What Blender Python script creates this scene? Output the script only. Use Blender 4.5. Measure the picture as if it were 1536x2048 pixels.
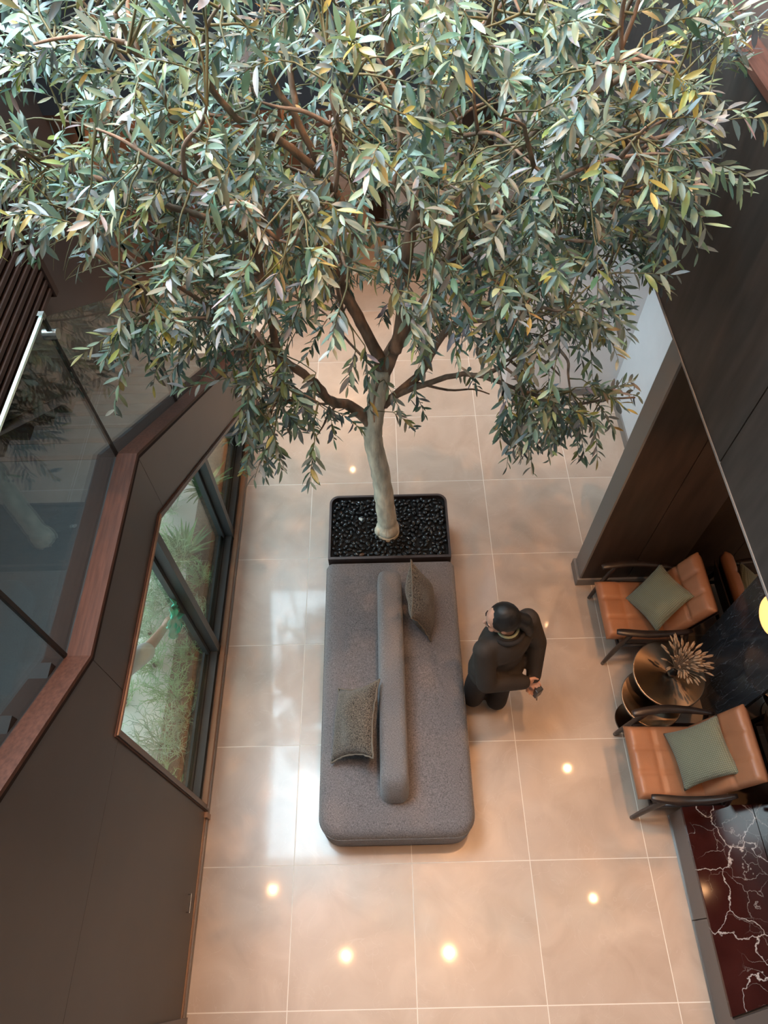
import bpy, bmesh, math, random
from mathutils import Vector, Matrix, Quaternion
from mathutils.bvhtree import BVHTree
random.seed(7)
for o in list(bpy.data.objects): bpy.data.objects.remove(o)
S = bpy.context.scene
COL = S.collection

# ------------------------------------------------------------------ camera
FPX = 1373.75
CAMZ = 5.2
R0 = Vector((0.99971, -0.01858, -0.01517))  # image right
R1 = Vector((-0.02375, -0.83190, -0.55446))  # image down
R2 = Vector((-0.00232, 0.55466, -0.83207))  # forward
R2.normalize(); R1 = (R1 - R2*R1.dot(R2)).normalized(); R0 = R1.cross(R2).normalized()
cam_data = bpy.data.cameras.new('camera')
cam = bpy.data.objects.new('camera', cam_data); COL.objects.link(cam)
cam.matrix_world = Matrix(((R0.x, -R1.x, -R2.x, 0), (R0.y, -R1.y, -R2.y, 0), (R0.z, -R1.z, -R2.z, CAMZ), (0, 0, 0, 1)))
cam_data.sensor_fit = 'VERTICAL'; cam_data.sensor_height = 24.0
cam_data.lens = 24.0*FPX/2048; cam_data.clip_start = 0.05; cam_data.clip_end = 100
S.camera = cam
def proj(p):
    d = Vector(p) - Vector((0, 0, CAMZ)); z = d.dot(R2)
    return 768 + FPX*d.dot(R0)/z, 1024 + FPX*d.dot(R1)/z, z
def at(u, v, axis, val):                      # pixel -> point on the world plane axis = val
    d = R0*(u-768) + R1*(v-1024) + R2*FPX
    c = Vector((0, 0, CAMZ)); t = (val - c[axis])/d[axis]
    return c + d*t

# ------------------------------------------------------------------ world, daylight, exposure
w = bpy.data.worlds.new('world'); S.world = w; w.use_nodes = True
bg = w.node_tree.nodes['Background']; bg.inputs[0].default_value = (0.72, 0.86, 1.0, 1); bg.inputs[1].default_value = 3.6
S.view_settings.view_transform = 'Standard'; S.view_settings.look = 'None'
S.view_settings.exposure = 0.0; S.view_settings.gamma = 1.0; S.view_settings.use_curve_mapping = False
S.cycles.max_bounces = 8; S.cycles.diffuse_bounces = 3; S.cycles.glossy_bounces = 4; S.cycles.use_adaptive_sampling = True; S.cycles.adaptive_threshold = 0.05
S.cycles.transparent_max_bounces = 16; S.cycles.transmission_bounces = 6
S.cycles.caustics_reflective = False; S.cycles.caustics_refractive = False
S.cycles.sample_clamp_indirect = 4.0; S.cycles.use_denoising = True
def area(name, loc, target, sx, sy, power, color):
    l = bpy.data.lights.new(name, 'AREA'); l.shape = 'RECTANGLE'; l.size = sx; l.size_y = sy; l.energy = power; l.color = color
    o = bpy.data.objects.new(name, l); COL.objects.link(o); o.location = loc
    o.rotation_euler = (Vector(target)-Vector(loc)).to_track_quat('-Z', 'Y').to_euler(); return o
sky = area('skylight_daylight', (-1.75, 3.4, 8.44), (-1.75, 3.4, 0), 1.5, 3.4, 480, (0.64, 0.86, 1.0))
area('added_crown_daylight', (-2.46, 3.1, 6.45), (0.0, 3.1, 6.0), 4.2, 3.3, 720, (0.58, 0.84, 1.0))  # added cool light for the left of the crown, from an invented window
area('far_window_daylight', (-1.65, 5.36, 5.9), (-1.65, 0.0, 5.6), 1.5, 4.4, 480, (0.64, 0.86, 1.0))
CEIL = 8.4; LOW = 2.58                       # ceiling over the void, ceiling of the lounge below the gallery

# ------------------------------------------------------------------ materials
def new_mat(name):
    m = bpy.data.materials.new(name); m.use_nodes = True
    return m, m.node_tree.nodes, m.node_tree.links, m.node_tree.nodes['Principled BSDF']
def node(nt, typ, **kw):
    n = nt.new(typ)
    for k, v in kw.items(): setattr(n, k, v)
    return n
def c4(c): return (c[0], c[1], c[2], 1)
def simple(name, col, rough=0.5, metal=0.0, var=0.0, scale=8.0, stretch=(1, 1, 1), bump=0.0, bscale=None, spec=0.5, coat=0.0, detail=4, coords='Object', sheen=0.0):
    m, N, L, B = new_mat(name)
    B.inputs['Base Color'].default_value = c4(col); B.inputs['Roughness'].default_value = rough; B.inputs['Metallic'].default_value = metal
    B.inputs['Specular IOR Level'].default_value = spec; B.inputs['Coat Weight'].default_value = coat
    if sheen: B.inputs['Sheen Weight'].default_value = sheen
    if var or bump:
        tc = node(N, 'ShaderNodeTexCoord'); mp = node(N, 'ShaderNodeMapping'); mp.inputs['Scale'].default_value = stretch
        L.new(tc.outputs[coords], mp.inputs[0])
        if var:
            no = node(N, 'ShaderNodeTexNoise'); no.inputs['Scale'].default_value = scale; no.inputs['Detail'].default_value = detail
            L.new(mp.outputs[0], no.inputs['Vector'])
            r = node(N, 'ShaderNodeValToRGB'); r.color_ramp.elements[0].position = 0.3; r.color_ramp.elements[1].position = 0.7
            r.color_ramp.elements[0].color = c4([x*(1-var) for x in col]); r.color_ramp.elements[1].color = c4([min(1, x*(1+var)) for x in col])
            L.new(no.outputs[0], r.inputs[0]); L.new(r.outputs[0], B.inputs['Base Color'])
        if bump:
            n2 = node(N, 'ShaderNodeTexNoise'); n2.inputs['Scale'].default_value = bscale or scale; n2.inputs['Detail'].default_value = 2
            L.new(mp.outputs[0], n2.inputs['Vector'])
            b = node(N, 'ShaderNodeBump'); b.inputs['Strength'].default_value = bump; b.inputs['Distance'].default_value = 0.01
            L.new(n2.outputs[0], b.inputs['Height']); L.new(b.outputs[0], B.inputs['Normal'])
    return m
M = {}
def tile_material():
    m, N, L, B = new_mat('polished_tile')
    tc = node(N, 'ShaderNodeTexCoord'); oi = node(N, 'ShaderNodeObjectInfo')
    vm = node(N, 'ShaderNodeVectorMath', operation='MULTIPLY_ADD'); cm = node(N, 'ShaderNodeCombineXYZ')
    for k in range(3): L.new(oi.outputs['Random'], cm.inputs[k])
    vm.inputs[1].default_value = (1, 1, 1); L.new(tc.outputs['Object'], vm.inputs[0])
    mul = node(N, 'ShaderNodeVectorMath', operation='SCALE'); mul.inputs['Scale'].default_value = 17; L.new(cm.outputs[0], mul.inputs[0]); L.new(mul.outputs[0], vm.inputs[2])
    n1 = node(N, 'ShaderNodeTexNoise'); n1.inputs['Scale'].default_value = 3.0; n1.inputs['Detail'].default_value = 6; n1.inputs['Distortion'].default_value = 1.2
    L.new(vm.outputs[0], n1.inputs['Vector'])
    r = node(N, 'ShaderNodeValToRGB'); e = r.color_ramp.elements
    e[0].position = 0.3; e[0].color = (0.46, 0.352, 0.272, 1); e[1].position = 0.7; e[1].color = (0.565, 0.45, 0.358, 1)
    L.new(n1.outputs[0], r.inputs[0])
    n2 = node(N, 'ShaderNodeTexNoise'); n2.inputs['Scale'].default_value = 2.2; n2.inputs['Detail'].default_value = 3; n2.inputs['Distortion'].default_value = 2.0
    L.new(vm.outputs[0], n2.inputs['Vector'])
    a = node(N, 'ShaderNodeMath', operation='SUBTRACT'); a.inputs[1].default_value = 0.5; L.new(n2.outputs[0], a.inputs[0])
    b = node(N, 'ShaderNodeMath', operation='ABSOLUTE'); L.new(a.outputs[0], b.inputs[0])
    v = node(N, 'ShaderNodeMapRange'); v.inputs[1].default_value = 0.0; v.inputs[2].default_value = 0.006; v.inputs[3].default_value = 0.12; v.inputs[4].default_value = 0.0
    L.new(b.outputs[0], v.inputs[0])
    mx = node(N, 'ShaderNodeMix', data_type='RGBA'); mx.inputs[7].default_value = (0.72, 0.66, 0.60, 1)
    L.new(v.outputs[0], mx.inputs[0]); L.new(r.outputs[0], mx.inputs[6]); L.new(mx.outputs[2], B.inputs['Base Color'])
    B.inputs['Roughness'].default_value = 0.32; B.inputs['Specular IOR Level'].default_value = 0.6
    B.inputs['Coat Weight'].default_value = 0.28; B.inputs['Coat Roughness'].default_value = 0.06; B.inputs['Coat IOR'].default_value = 1.5
    return m
def fabric_material(name, c0, c1, scale=260, stretch=(1, 3, 1), bump=0.5, big=0.12):
    m, N, L, B = new_mat(name)
    tc = node(N, 'ShaderNodeTexCoord'); mp = node(N, 'ShaderNodeMapping'); mp.inputs['Scale'].default_value = stretch; L.new(tc.outputs['Object'], mp.inputs[0])
    mp2 = node(N, 'ShaderNodeMapping'); mp2.inputs['Scale'].default_value = (stretch[1], stretch[0], 1); L.new(tc.outputs['Object'], mp2.inputs[0])
    n1 = node(N, 'ShaderNodeTexNoise'); n1.inputs['Scale'].default_value = scale; n1.inputs['Detail'].default_value = 1; L.new(mp.outputs[0], n1.inputs['Vector'])
    n2 = node(N, 'ShaderNodeTexNoise'); n2.inputs['Scale'].default_value = scale; n2.inputs['Detail'].default_value = 1; L.new(mp2.outputs[0], n2.inputs['Vector'])
    ad = node(N, 'ShaderNodeMath', operation='ADD'); L.new(n1.outputs[0], ad.inputs[0]); L.new(n2.outputs[0], ad.inputs[1])
    r = node(N, 'ShaderNodeMapRange'); r.inputs[1].default_value = 0.7; r.inputs[2].default_value = 1.3; L.new(ad.outputs[0], r.inputs[0])
    mx = node(N, 'ShaderNodeMix', data_type='RGBA'); mx.inputs[6].default_value = c4(c0); mx.inputs[7].default_value = c4(c1); L.new(r.outputs[0], mx.inputs[0])
    L.new(mx.outputs[2], B.inputs['Base Color']); B.inputs['Roughness'].default_value = 0.9; B.inputs['Specular IOR Level'].default_value = 0.2
    B.inputs['Sheen Weight'].default_value = 0.25; B.inputs['Sheen Roughness'].default_value = 0.5
    bp = node(N, 'ShaderNodeBump'); bp.inputs['Strength'].default_value = bump; bp.inputs['Distance'].default_value = 0.003
    L.new(r.outputs[0], bp.inputs['Height']); L.new(bp.outputs[0], B.inputs['Normal'])
    return m
def knit_material():
    m, N, L, B = new_mat('green_knit')
    tc = node(N, 'ShaderNodeTexCoord')
    w1 = node(N, 'ShaderNodeTexWave'); w1.inputs['Scale'].default_value = 28; w1.bands_direction = 'X'
    w2 = node(N, 'ShaderNodeTexWave'); w2.inputs['Scale'].default_value = 28; w2.bands_direction = 'Y'
    for q in (w1, w2): L.new(tc.outputs['Object'], q.inputs['Vector'])
    mu = node(N, 'ShaderNodeMath', operation='MULTIPLY'); L.new(w1.outputs['Fac'], mu.inputs[0]); L.new(w2.outputs['Fac'], mu.inputs[1])
    mx = node(N, 'ShaderNodeMix', data_type='RGBA'); mx.inputs[6].default_value = (0.14, 0.155, 0.105, 1); mx.inputs[7].default_value = (0.33, 0.345, 0.25, 1); L.new(mu.outputs[0], mx.inputs[0])
    L.new(mx.outputs[2], B.inputs['Base Color']); B.inputs['Roughness'].default_value = 0.85; B.inputs['Sheen Weight'].default_value = 0.2
    bp = node(N, 'ShaderNodeBump'); bp.inputs['Strength'].default_value = 0.8; bp.inputs['Distance'].default_value = 0.004; L.new(mu.outputs[0], bp.inputs['Height']); L.new(bp.outputs[0], B.inputs['Normal'])
    return m
def marble_material(name, base, base2, vein, scale, width, rough=0.08, stretch=(1, 1, 1), amount=0.9):
    m, N, L, B = new_mat(name)
    tc = node(N, 'ShaderNodeTexCoord'); mp = node(N, 'ShaderNodeMapping'); mp.inputs['Scale'].default_value = stretch; L.new(tc.outputs['Object'], mp.inputs[0])
    nz = node(N, 'ShaderNodeTexNoise'); nz.inputs['Scale'].default_value = scale*1.6; nz.inputs['Detail'].default_value = 5; L.new(mp.outputs[0], nz.inputs['Vector'])
    sc = node(N, 'ShaderNodeVectorMath', operation='SCALE'); sc.inputs['Scale'].default_value = 0.55/scale*1.6; L.new(nz.outputs['Color'], sc.inputs[0])
    ad = node(N, 'ShaderNodeVectorMath', operation='ADD'); L.new(mp.outputs[0], ad.inputs[0]); L.new(sc.outputs[0], ad.inputs[1])
    vo = node(N, 'ShaderNodeTexVoronoi', feature='DISTANCE_TO_EDGE'); vo.inputs['Scale'].default_value = scale; L.new(ad.outputs[0], vo.inputs['Vector'])
    vo2 = node(N, 'ShaderNodeTexVoronoi', feature='DISTANCE_TO_EDGE'); vo2.inputs['Scale'].default_value = scale*2.7; L.new(ad.outputs[0], vo2.inputs['Vector'])
    def vein_of(v, wd, amt):
        r = node(N, 'ShaderNodeMapRange'); r.inputs[1].default_value = 0; r.inputs[2].default_value = wd; r.inputs[3].default_value = amt; r.inputs[4].default_value = 0; r.interpolation_type = 'SMOOTHSTEP'
        L.new(v.outputs['Distance'], r.inputs[0]); return r
    a = vein_of(vo, width, amount); b = vein_of(vo2, width*1.4, amount*0.55)
    n3 = node(N, 'ShaderNodeTexNoise'); n3.inputs['Scale'].default_value = scale*1.1; L.new(mp.outputs[0], n3.inputs['Vector'])
    g = node(N, 'ShaderNodeMapRange'); g.inputs[1].default_value = 0.42; g.inputs[2].default_value = 0.6; L.new(n3.outputs[0], g.inputs[0])
    b2 = node(N, 'ShaderNodeMath', operation='MULTIPLY'); L.new(b.outputs[0], b2.inputs[0]); L.new(g.outputs[0], b2.inputs[1])
    mxv = node(N, 'ShaderNodeMath', operation='MAXIMUM'); L.new(a.outputs[0], mxv.inputs[0]); L.new(b2.outputs[0], mxv.inputs[1])
    bm_ = node(N, 'ShaderNodeMix', data_type='RGBA'); bm_.inputs[6].default_value = c4(base); bm_.inputs[7].default_value = c4(base2); L.new(nz.outputs[0], bm_.inputs[0])
    mx = node(N, 'ShaderNodeMix', data_type='RGBA'); mx.inputs[7].default_value = c4(vein); L.new(mxv.outputs[0], mx.inputs[0]); L.new(bm_.outputs[2], mx.inputs[6])
    L.new(mx.outputs[2], B.inputs['Base Color']); B.inputs['Roughness'].default_value = rough; B.inputs['Specular IOR Level'].default_value = 0.5
    return m
def glass_material(name, tint, haze=0.0, hazecol=(1, 1, 1), gain=1.0):
    m = bpy.data.materials.new(name); m.use_nodes = True; N = m.node_tree.nodes; L = m.node_tree.links; N.clear()
    out = node(N, 'ShaderNodeOutputMaterial'); tr = node(N, 'ShaderNodeBsdfTransparent'); tr.inputs[0].default_value = c4(tint)
    gl = node(N, 'ShaderNodeBsdfGlossy'); gl.inputs['Roughness'].default_value = 0.0; gl.inputs[0].default_value = (0.95, 1, 1, 1)
    ge = node(N, 'ShaderNodeNewGeometry'); dt = node(N, 'ShaderNodeVectorMath', operation='DOT_PRODUCT'); L.new(ge.outputs['Incoming'], dt.inputs[0]); L.new(ge.outputs['Normal'], dt.inputs[1])
    ab = node(N, 'ShaderNodeMath', operation='ABSOLUTE'); L.new(dt.outputs['Value'], ab.inputs[0])
    om = node(N, 'ShaderNodeMath', operation='SUBTRACT'); om.inputs[0].default_value = 1; L.new(ab.outputs[0], om.inputs[1])
    pw = node(N, 'ShaderNodeMath', operation='POWER'); pw.inputs[1].default_value = 5; L.new(om.outputs[0], pw.inputs[0])
    ma = node(N, 'ShaderNodeMath', operation='MULTIPLY_ADD'); ma.inputs[1].default_value = 0.96*gain; ma.inputs[2].default_value = 0.04*gain; ma.use_clamp = True; L.new(pw.outputs[0], ma.inputs[0])
    mx = node(N, 'ShaderNodeMixShader'); L.new(ma.outputs[0], mx.inputs[0]); L.new(tr.outputs[0], mx.inputs[1]); L.new(gl.outputs[0], mx.inputs[2])
    last = mx
    if haze:
        df = node(N, 'ShaderNodeBsdfTranslucent'); df.inputs[0].default_value = c4(hazecol)
        m2 = node(N, 'ShaderNodeMixShader'); m2.inputs[0].default_value = haze; L.new(mx.outputs[0], m2.inputs[1]); L.new(df.outputs[0], m2.inputs[2]); last = m2
    L.new(last.outputs[0], out.inputs[0]); return m
def emit(name, col, strength):
    m, N, L, B = new_mat(name); B.inputs['Base Color'].default_value = c4(col); B.inputs['Emission Color'].default_value = c4(col); B.inputs['Emission Strength'].default_value = strength
    return m
def leaf_material():
    m, N, L, B = new_mat('olive_leaf')
    at_ = node(N, 'ShaderNodeAttribute', attribute_name='Col'); L.new(at_.outputs['Color'], B.inputs['Base Color'])
    B.inputs['Roughness'].default_value = 0.36; B.inputs['Specular IOR Level'].default_value = 0.55
    tl = node(N, 'ShaderNodeBsdfTranslucent'); L.new(at_.outputs['Color'], tl.inputs[0])
    mx = node(N, 'ShaderNodeMixShader'); mx.inputs[0].default_value = 0.25; out = N['Material Output']
    L.new(B.outputs[0], mx.inputs[1]); L.new(tl.outputs[0], mx.inputs[2]); L.new(mx.outputs[0], out.inputs[0]); return m
def brushed_material():
    m, N, L, B = new_mat('brushed_bronze')
    B.inputs['Base Color'].default_value = (0.21, 0.145, 0.10, 1); B.inputs['Metallic'].default_value = 1.0; B.inputs['Roughness'].default_value = 0.32
    B.inputs['Anisotropic'].default_value = 0.85
    tg = node(N, 'ShaderNodeTangent', direction_type='RADIAL', axis='Z'); L.new(tg.outputs[0], B.inputs['Tangent'])
    return m
M['tile'] = tile_material()
M['grout'] = simple('pale_grout', (0.80, 0.74, 0.66), 0.6)
M['panel'] = simple('charcoal_wall_panel', (0.066, 0.057, 0.054), 0.42, var=0.12, scale=1.6, stretch=(1, 1, 1), spec=0.4)
M['capwood'] = simple('reddish_brown_wood', (0.085, 0.038, 0.027), 0.62, spec=0.2, var=0.25, scale=9, stretch=(8, 0.6, 8), bump=0.1, bscale=30)
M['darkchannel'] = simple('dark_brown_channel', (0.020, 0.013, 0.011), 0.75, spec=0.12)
M['frame'] = simple('slate_window_frame', (0.075, 0.082, 0.085), 0.4, metal=0.3)
M['liner'] = simple('grey_brown_reveal', (0.20, 0.165, 0.155), 0.5)
M['copper'] = simple('copper_trim', (0.34, 0.19, 0.115), 0.35, metal=0.6)
M['trimgrey'] = simple('taupe_metal_trim', (0.19, 0.165, 0.15), 0.38, metal=0.4)
M['gasket'] = simple('black_gasket', (0.008, 0.008, 0.009), 0.6)
M['darkwood'] = simple('dark_wood_veneer', (0.030, 0.024, 0.021), 0.55, var=0.35, scale=3, stretch=(1, 6, 1.0), detail=6)
M['wenge'] = simple('wenge_wall', (0.048, 0.030, 0.022), 0.42, var=0.3, scale=4, stretch=(4, 1, 0.6))
M['slat'] = simple('dark_slat_wood', (0.035, 0.018, 0.013), 0.55, var=0.3, scale=10)
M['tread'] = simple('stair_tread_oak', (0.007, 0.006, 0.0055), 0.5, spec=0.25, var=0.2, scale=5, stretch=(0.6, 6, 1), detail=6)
M['brownwall'] = simple('warm_brown_wall', (0.20, 0.125, 0.095), 0.55, var=0.1, scale=2)
M['greywall'] = simple('pale_grey_plaster', (0.72, 0.70, 0.70), 0.75, var=0.03, scale=5)
M['greytrim'] = simple('warm_grey_trim', (0.21, 0.19, 0.175), 0.5)
M['ceilpaint'] = simple('ceiling_paint', (0.62, 0.58, 0.54), 0.85)
M['darkpaint'] = simple('dark_void_paint', (0.020, 0.020, 0.024), 0.7)
M['sofa'] = fabric_material('grey_sofa_weave', (0.095, 0.087, 0.090), (0.30, 0.278, 0.282), 95, (1, 5, 1), 0.5)
M['sofaback'] = fabric_material('grey_backrest_weave', (0.11, 0.105, 0.11), (0.33, 0.315, 0.32), 110, (5, 1, 1), 0.5)
M['tweed'] = fabric_material('brown_tweed', (0.008, 0.006, 0.005), (0.26, 0.215, 0.17), 140, (1, 1.6, 1), 1.0)
M['fringe'] = simple('frayed_edge', (0.20, 0.165, 0.13), 0.9)
M['knit'] = knit_material()
M['planter'] = simple('dark_bronze_steel', (0.075, 0.055, 0.050), 0.38, metal=0.5)
M['soil'] = simple('black_soil', (0.006, 0.006, 0.006), 0.9)
M['pebble'] = simple('polished_black_pebble', (0.012, 0.012, 0.013), 0.12, var=0.6, scale=25, spec=0.7)
M['pebblelight'] = simple('pale_pebble', (0.55, 0.60, 0.58), 0.2)
M['pebblebrown'] = simple('brown_pebble', (0.10, 0.055, 0.035), 0.15)
M['bark'] = simple('olive_bark', (0.66, 0.58, 0.45), 0.85, var=0.35, scale=9, stretch=(2, 2, 0.6), bump=0.7, bscale=22, detail=6)
M['branch'] = simple('branch_bark', (0.22, 0.14, 0.095), 0.8, var=0.45, scale=9, stretch=(2, 2, 0.8), bump=0.5, bscale=30)
M['twig'] = simple('twig_green_brown', (0.14, 0.125, 0.06), 0.7)
M['leaf'] = leaf_material()
M['leather'] = simple('tan_leather', (0.33, 0.145, 0.072), 0.42, var=0.10, scale=6, bump=0.12, bscale=160)
M['chairwood'] = simple('espresso_chair_wood', (0.022, 0.014, 0.012), 0.36, var=0.3, scale=12, stretch=(1, 6, 6))
M['bronze'] = brushed_material()
M['wheat'] = simple('dried_wheat', (0.36, 0.235, 0.145), 0.85, var=0.3, scale=60)
M['vase'] = simple('black_ceramic', (0.015, 0.014, 0.014), 0.25)
M['redmarble'] = marble_material('red_marble', (0.016, 0.0035, 0.003), (0.072, 0.017, 0.013), (0.62, 0.53, 0.49), 2.6, 0.012, 0.10)
M['redmarble'].node_tree.nodes['Principled BSDF'].inputs['Specular IOR Level'].default_value = 0.18
M['blackmarble'] = marble_material('blue_black_marble', (0.008, 0.010, 0.014), (0.040, 0.046, 0.056), (0.30, 0.31, 0.33), 3.0, 0.009, 0.12, (1, 5.0, 0.7), 0.45)
M['plinth'] = simple('taupe_lacquer', (0.12, 0.095, 0.083), 0.45)
M['steel'] = simple('brushed_steel', (0.55, 0.53, 0.5), 0.25, metal=1.0)
M['lampglow'] = emit('lamp_glass', (1.0, 0.60, 0.20), 1.3)
M['downlight'] = emit('downlight_lens', (1.0, 0.78, 0.52), 60.0)
M['white'] = simple('white_ring', (0.7, 0.68, 0.65), 0.5)
M['skin'] = simple('skin', (0.55, 0.30, 0.21), 0.5, var=0.06, scale=20)
M['suit'] = simple('dark_brown_suit', (0.028, 0.020, 0.015), 0.75, var=0.2, scale=5)
M['trouser'] = simple('dark_brown_trousers', (0.015, 0.011, 0.010), 0.8, var=0.2, scale=5)
M['hair'] = simple('black_hair', (0.006, 0.005, 0.005), 0.55, var=0.4, scale=60, stretch=(1, 1, 6))
M['shoe'] = simple('black_shoe', (0.008, 0.007, 0.007), 0.3)
M['collar'] = simple('pale_green_scarf', (0.36, 0.40, 0.27), 0.7)
M['blackplastic'] = simple('black_plastic', (0.01, 0.01, 0.01), 0.35)
M['shirt'] = simple('white_shirt', (0.75, 0.75, 0.74), 0.8, var=0.05, scale=12)
M['cleantrouser'] = simple('navy_work_trousers', (0.04, 0.05, 0.07), 0.8)
M['cloth'] = simple('mint_cloth', (0.14, 0.78, 0.56), 0.8, var=0.15, scale=20)
M['gravel'] = simple('pale_gravel', (0.13, 0.155, 0.14), 0.9, var=0.4, scale=40, bump=0.6, bscale=60)
M['gardensoil'] = simple('garden_soil', (0.16, 0.095, 0.055), 0.95, var=0.4, scale=30, bump=0.8, bscale=50)
M['shrub'] = simple('wispy_shrub', (0.34, 0.55, 0.24), 0.6, var=0.35, scale=5)
M['shrubpale'] = simple('pale_wispy_shrub', (0.50, 0.64, 0.42), 0.6, var=0.3, scale=5)
M['fernleaf'] = simple('broad_green_leaf', (0.12, 0.30, 0.07), 0.45, var=0.35, scale=6)
def mirror_material():
    m, N, L, B = new_mat('smoked_mirror'); B.inputs['Base Color'].default_value = (0.46, 0.42, 0.38, 1); B.inputs['Metallic'].default_value = 1; B.inputs['Roughness'].default_value = 0.01; return m
M['mirror'] = mirror_material()
M['glass'] = glass_material('balustrade_glass', (0.90, 0.94, 0.93), gain=0.8)
M['windowglass'] = glass_material('window_glass', (0.93, 1.0, 0.97), gain=1.0)
M['glassedge'] = simple('glass_edge_aqua', (0.55, 0.82, 0.82), 0.15, spec=0.8)

# ------------------------------------------------------------------ geometry helpers
class MB:
    def __init__(s): s.v = []; s.f = []; s.cols = None
    def add(s, vs, fs):
        o = len(s.v); s.v += [tuple(p) for p in vs]; s.f += [tuple(i+o for i in f) for f in fs]; return s
    def box(s, x0, x1, y0, y1, z0, z1):
        return s.add([(x0,y0,z0),(x1,y0,z0),(x1,y1,z0),(x0,y1,z0),(x0,y0,z1),(x1,y0,z1),(x1,y1,z1),(x0,y1,z1)],
                     [(0,3,2,1),(4,5,6,7),(0,1,5,4),(1,2,6,5),(2,3,7,6),(3,0,4,7)])
    def tube(s, pts, rad, n=8, cap=True, squash=None):
        pts = [Vector(p) for p in pts]; k = len(pts)
        if not hasattr(rad, '__len__'): rad = [rad]*k
        vs = []; fs = []; ref = None
        for i, p in enumerate(pts):
            t = (pts[min(i+1, k-1)]-pts[max(i-1, 0)]).normalized()
            if ref is None: ref = Vector((0, 0, 1)) if abs(t.z) < .9 else Vector((1, 0, 0))
            a = t.cross(ref)
            if a.length < 1e-5: a = t.orthogonal()
            a.normalize(); b = a.cross(t).normalized(); ref = b
            for j in range(n):
                th = 2*math.pi*j/n
                q = a*math.cos(th)*rad[i] + b*math.sin(th)*rad[i]*(squash or 1)
                vs.append(p+q)
        for i in range(k-1):
            for j in range(n):
                fs.append((i*n+j, i*n+(j+1) % n, (i+1)*n+(j+1) % n, (i+1)*n+j))
        if cap: fs.append(tuple(range(n))[::-1]); fs.append(tuple((k-1)*n+j for j in range(n)))
        return s.add(vs, fs)
    def lathe(s, prof, c=(0, 0, 0), n=32):
        vs = []; fs = []; k = len(prof)
        for r, z in prof:
            for j in range(n):
                th = 2*math.pi*j/n; vs.append((c[0]+r*math.cos(th), c[1]+r*math.sin(th), c[2]+z))
        for i in range(k-1):
            for j in range(n): fs.append((i*n+j, i*n+(j+1) % n, (i+1)*n+(j+1) % n, (i+1)*n+j))
        fs.append(tuple(range(n))[::-1]); fs.append(tuple((k-1)*n+j for j in range(n)))
        return s.add(vs, fs)
    def prism(s, poly, axis, a, b):           # polygon in the two other axes, extruded along axis from a to b
        def P(p, t):
            q = list(p); q.insert(axis, t); return q
        n = len(poly); vs = [P(p, a) for p in poly]+[P(p, b) for p in poly]
        fs = [tuple(range(n)), tuple(range(n, 2*n))[::-1]]+[(i, i+n, (i+1) % n+n, (i+1) % n) for i in range(n)]
        return s.add(vs, fs)
    def mesh(s, name):
        me = bpy.data.meshes.new(name); me.from_pydata(s.v, [], s.f); me.validate()
        bm = bmesh.new(); bm.from_mesh(me); bmesh.ops.recalc_face_normals(bm, faces=bm.faces); bm.to_mesh(me); bm.free(); return me
    def build(s, name, m, parent=None, smooth=False, bevel=0, seg=2, loc=None):
        me = s.mesh(name)
        if bevel:
            bm = bmesh.new(); bm.from_mesh(me)
            ed = [e for e in bm.edges if len(e.link_faces) == 2 and e.calc_face_angle(0) > 0.5]
            bmesh.ops.bevel(bm, geom=ed, offset=bevel, segments=seg, profile=0.5, affect='EDGES', clamp_overlap=True)
            bm.to_mesh(me); bm.free()
        return link(name, me, m, parent, smooth, loc)
def link(name, me, m, parent=None, smooth=False, loc=None):
    if m is not None and not me.materials: me.materials.append(M[m] if isinstance(m, str) else m)
    if smooth:
        me.polygons.foreach_set('use_smooth', [True]*len(me.polygons))
        if smooth != 'all':
            try: me.set_sharp_from_angle(angle=0.7)
            except Exception: pass
    o = bpy.data.objects.new(name, me); COL.objects.link(o)
    if parent: o.parent = parent
    if loc: o.location = loc
    return o
def tag(o, label=None, cat=None, group=None, kind=None):
    if label: o['label'] = label
    if cat: o['category'] = cat
    if group: o['group'] = group
    if kind: o['kind'] = kind
    return o
def thing(name, label, cat, loc=(0, 0, 0), rz=0, group=None, kind=None):
    e = bpy.data.objects.new(name, None); COL.objects.link(e); e.location = loc; e.rotation_euler = (0, 0, rz); e.empty_display_size = 0.1
    return tag(e, label, cat, group, kind)
def rel(parent, o):                           # parts made in world coordinates: keep them where they are
    o.parent = parent; o.matrix_parent_inverse = parent.matrix_basis.inverted(); return o
def struct(o, label=None): o['kind'] = 'structure'; return tag(o, label)
def bx(x0, x1, y0, y1, z0, z1): return MB().box(x0, x1, y0, y1, z0, z1)
def remeshed(mb, voxel, smooth_iter=4, name='m'):
    me = mb.mesh(name); o = bpy.data.objects.new('tmp', me); COL.objects.link(o)
    r = o.modifiers.new('r', 'REMESH'); r.mode = 'VOXEL'; r.voxel_size = voxel; r.use_smooth_shade = True
    sm = o.modifiers.new('s', 'SMOOTH'); sm.factor = 0.5; sm.iterations = smooth_iter
    dg = bpy.context.evaluated_depsgraph_get(); out = bpy.data.meshes.new_from_object(o.evaluated_get(dg)); out.name = name
    bpy.data.objects.remove(o); return out
def capsule(mb, p0, r0, p1, r1, n=14, flat=None):
    p0 = Vector(p0); p1 = Vector(p1); d = (p1-p0); L = d.length or 1e-4; d = d/L
    pts = []; rad = []
    for k in range(5):
        a = math.pi/2*(1-k/4); pts.append(p0-d*r0*math.sin(a)); rad.append(max(1e-3, r0*math.cos(a)))
    for k in range(5):
        a = math.pi/2*k/4; pts.append(p1+d*r1*math.sin(a)); rad.append(max(1e-3, r1*math.cos(a)))
    mb.tube(pts, rad, n)
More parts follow.
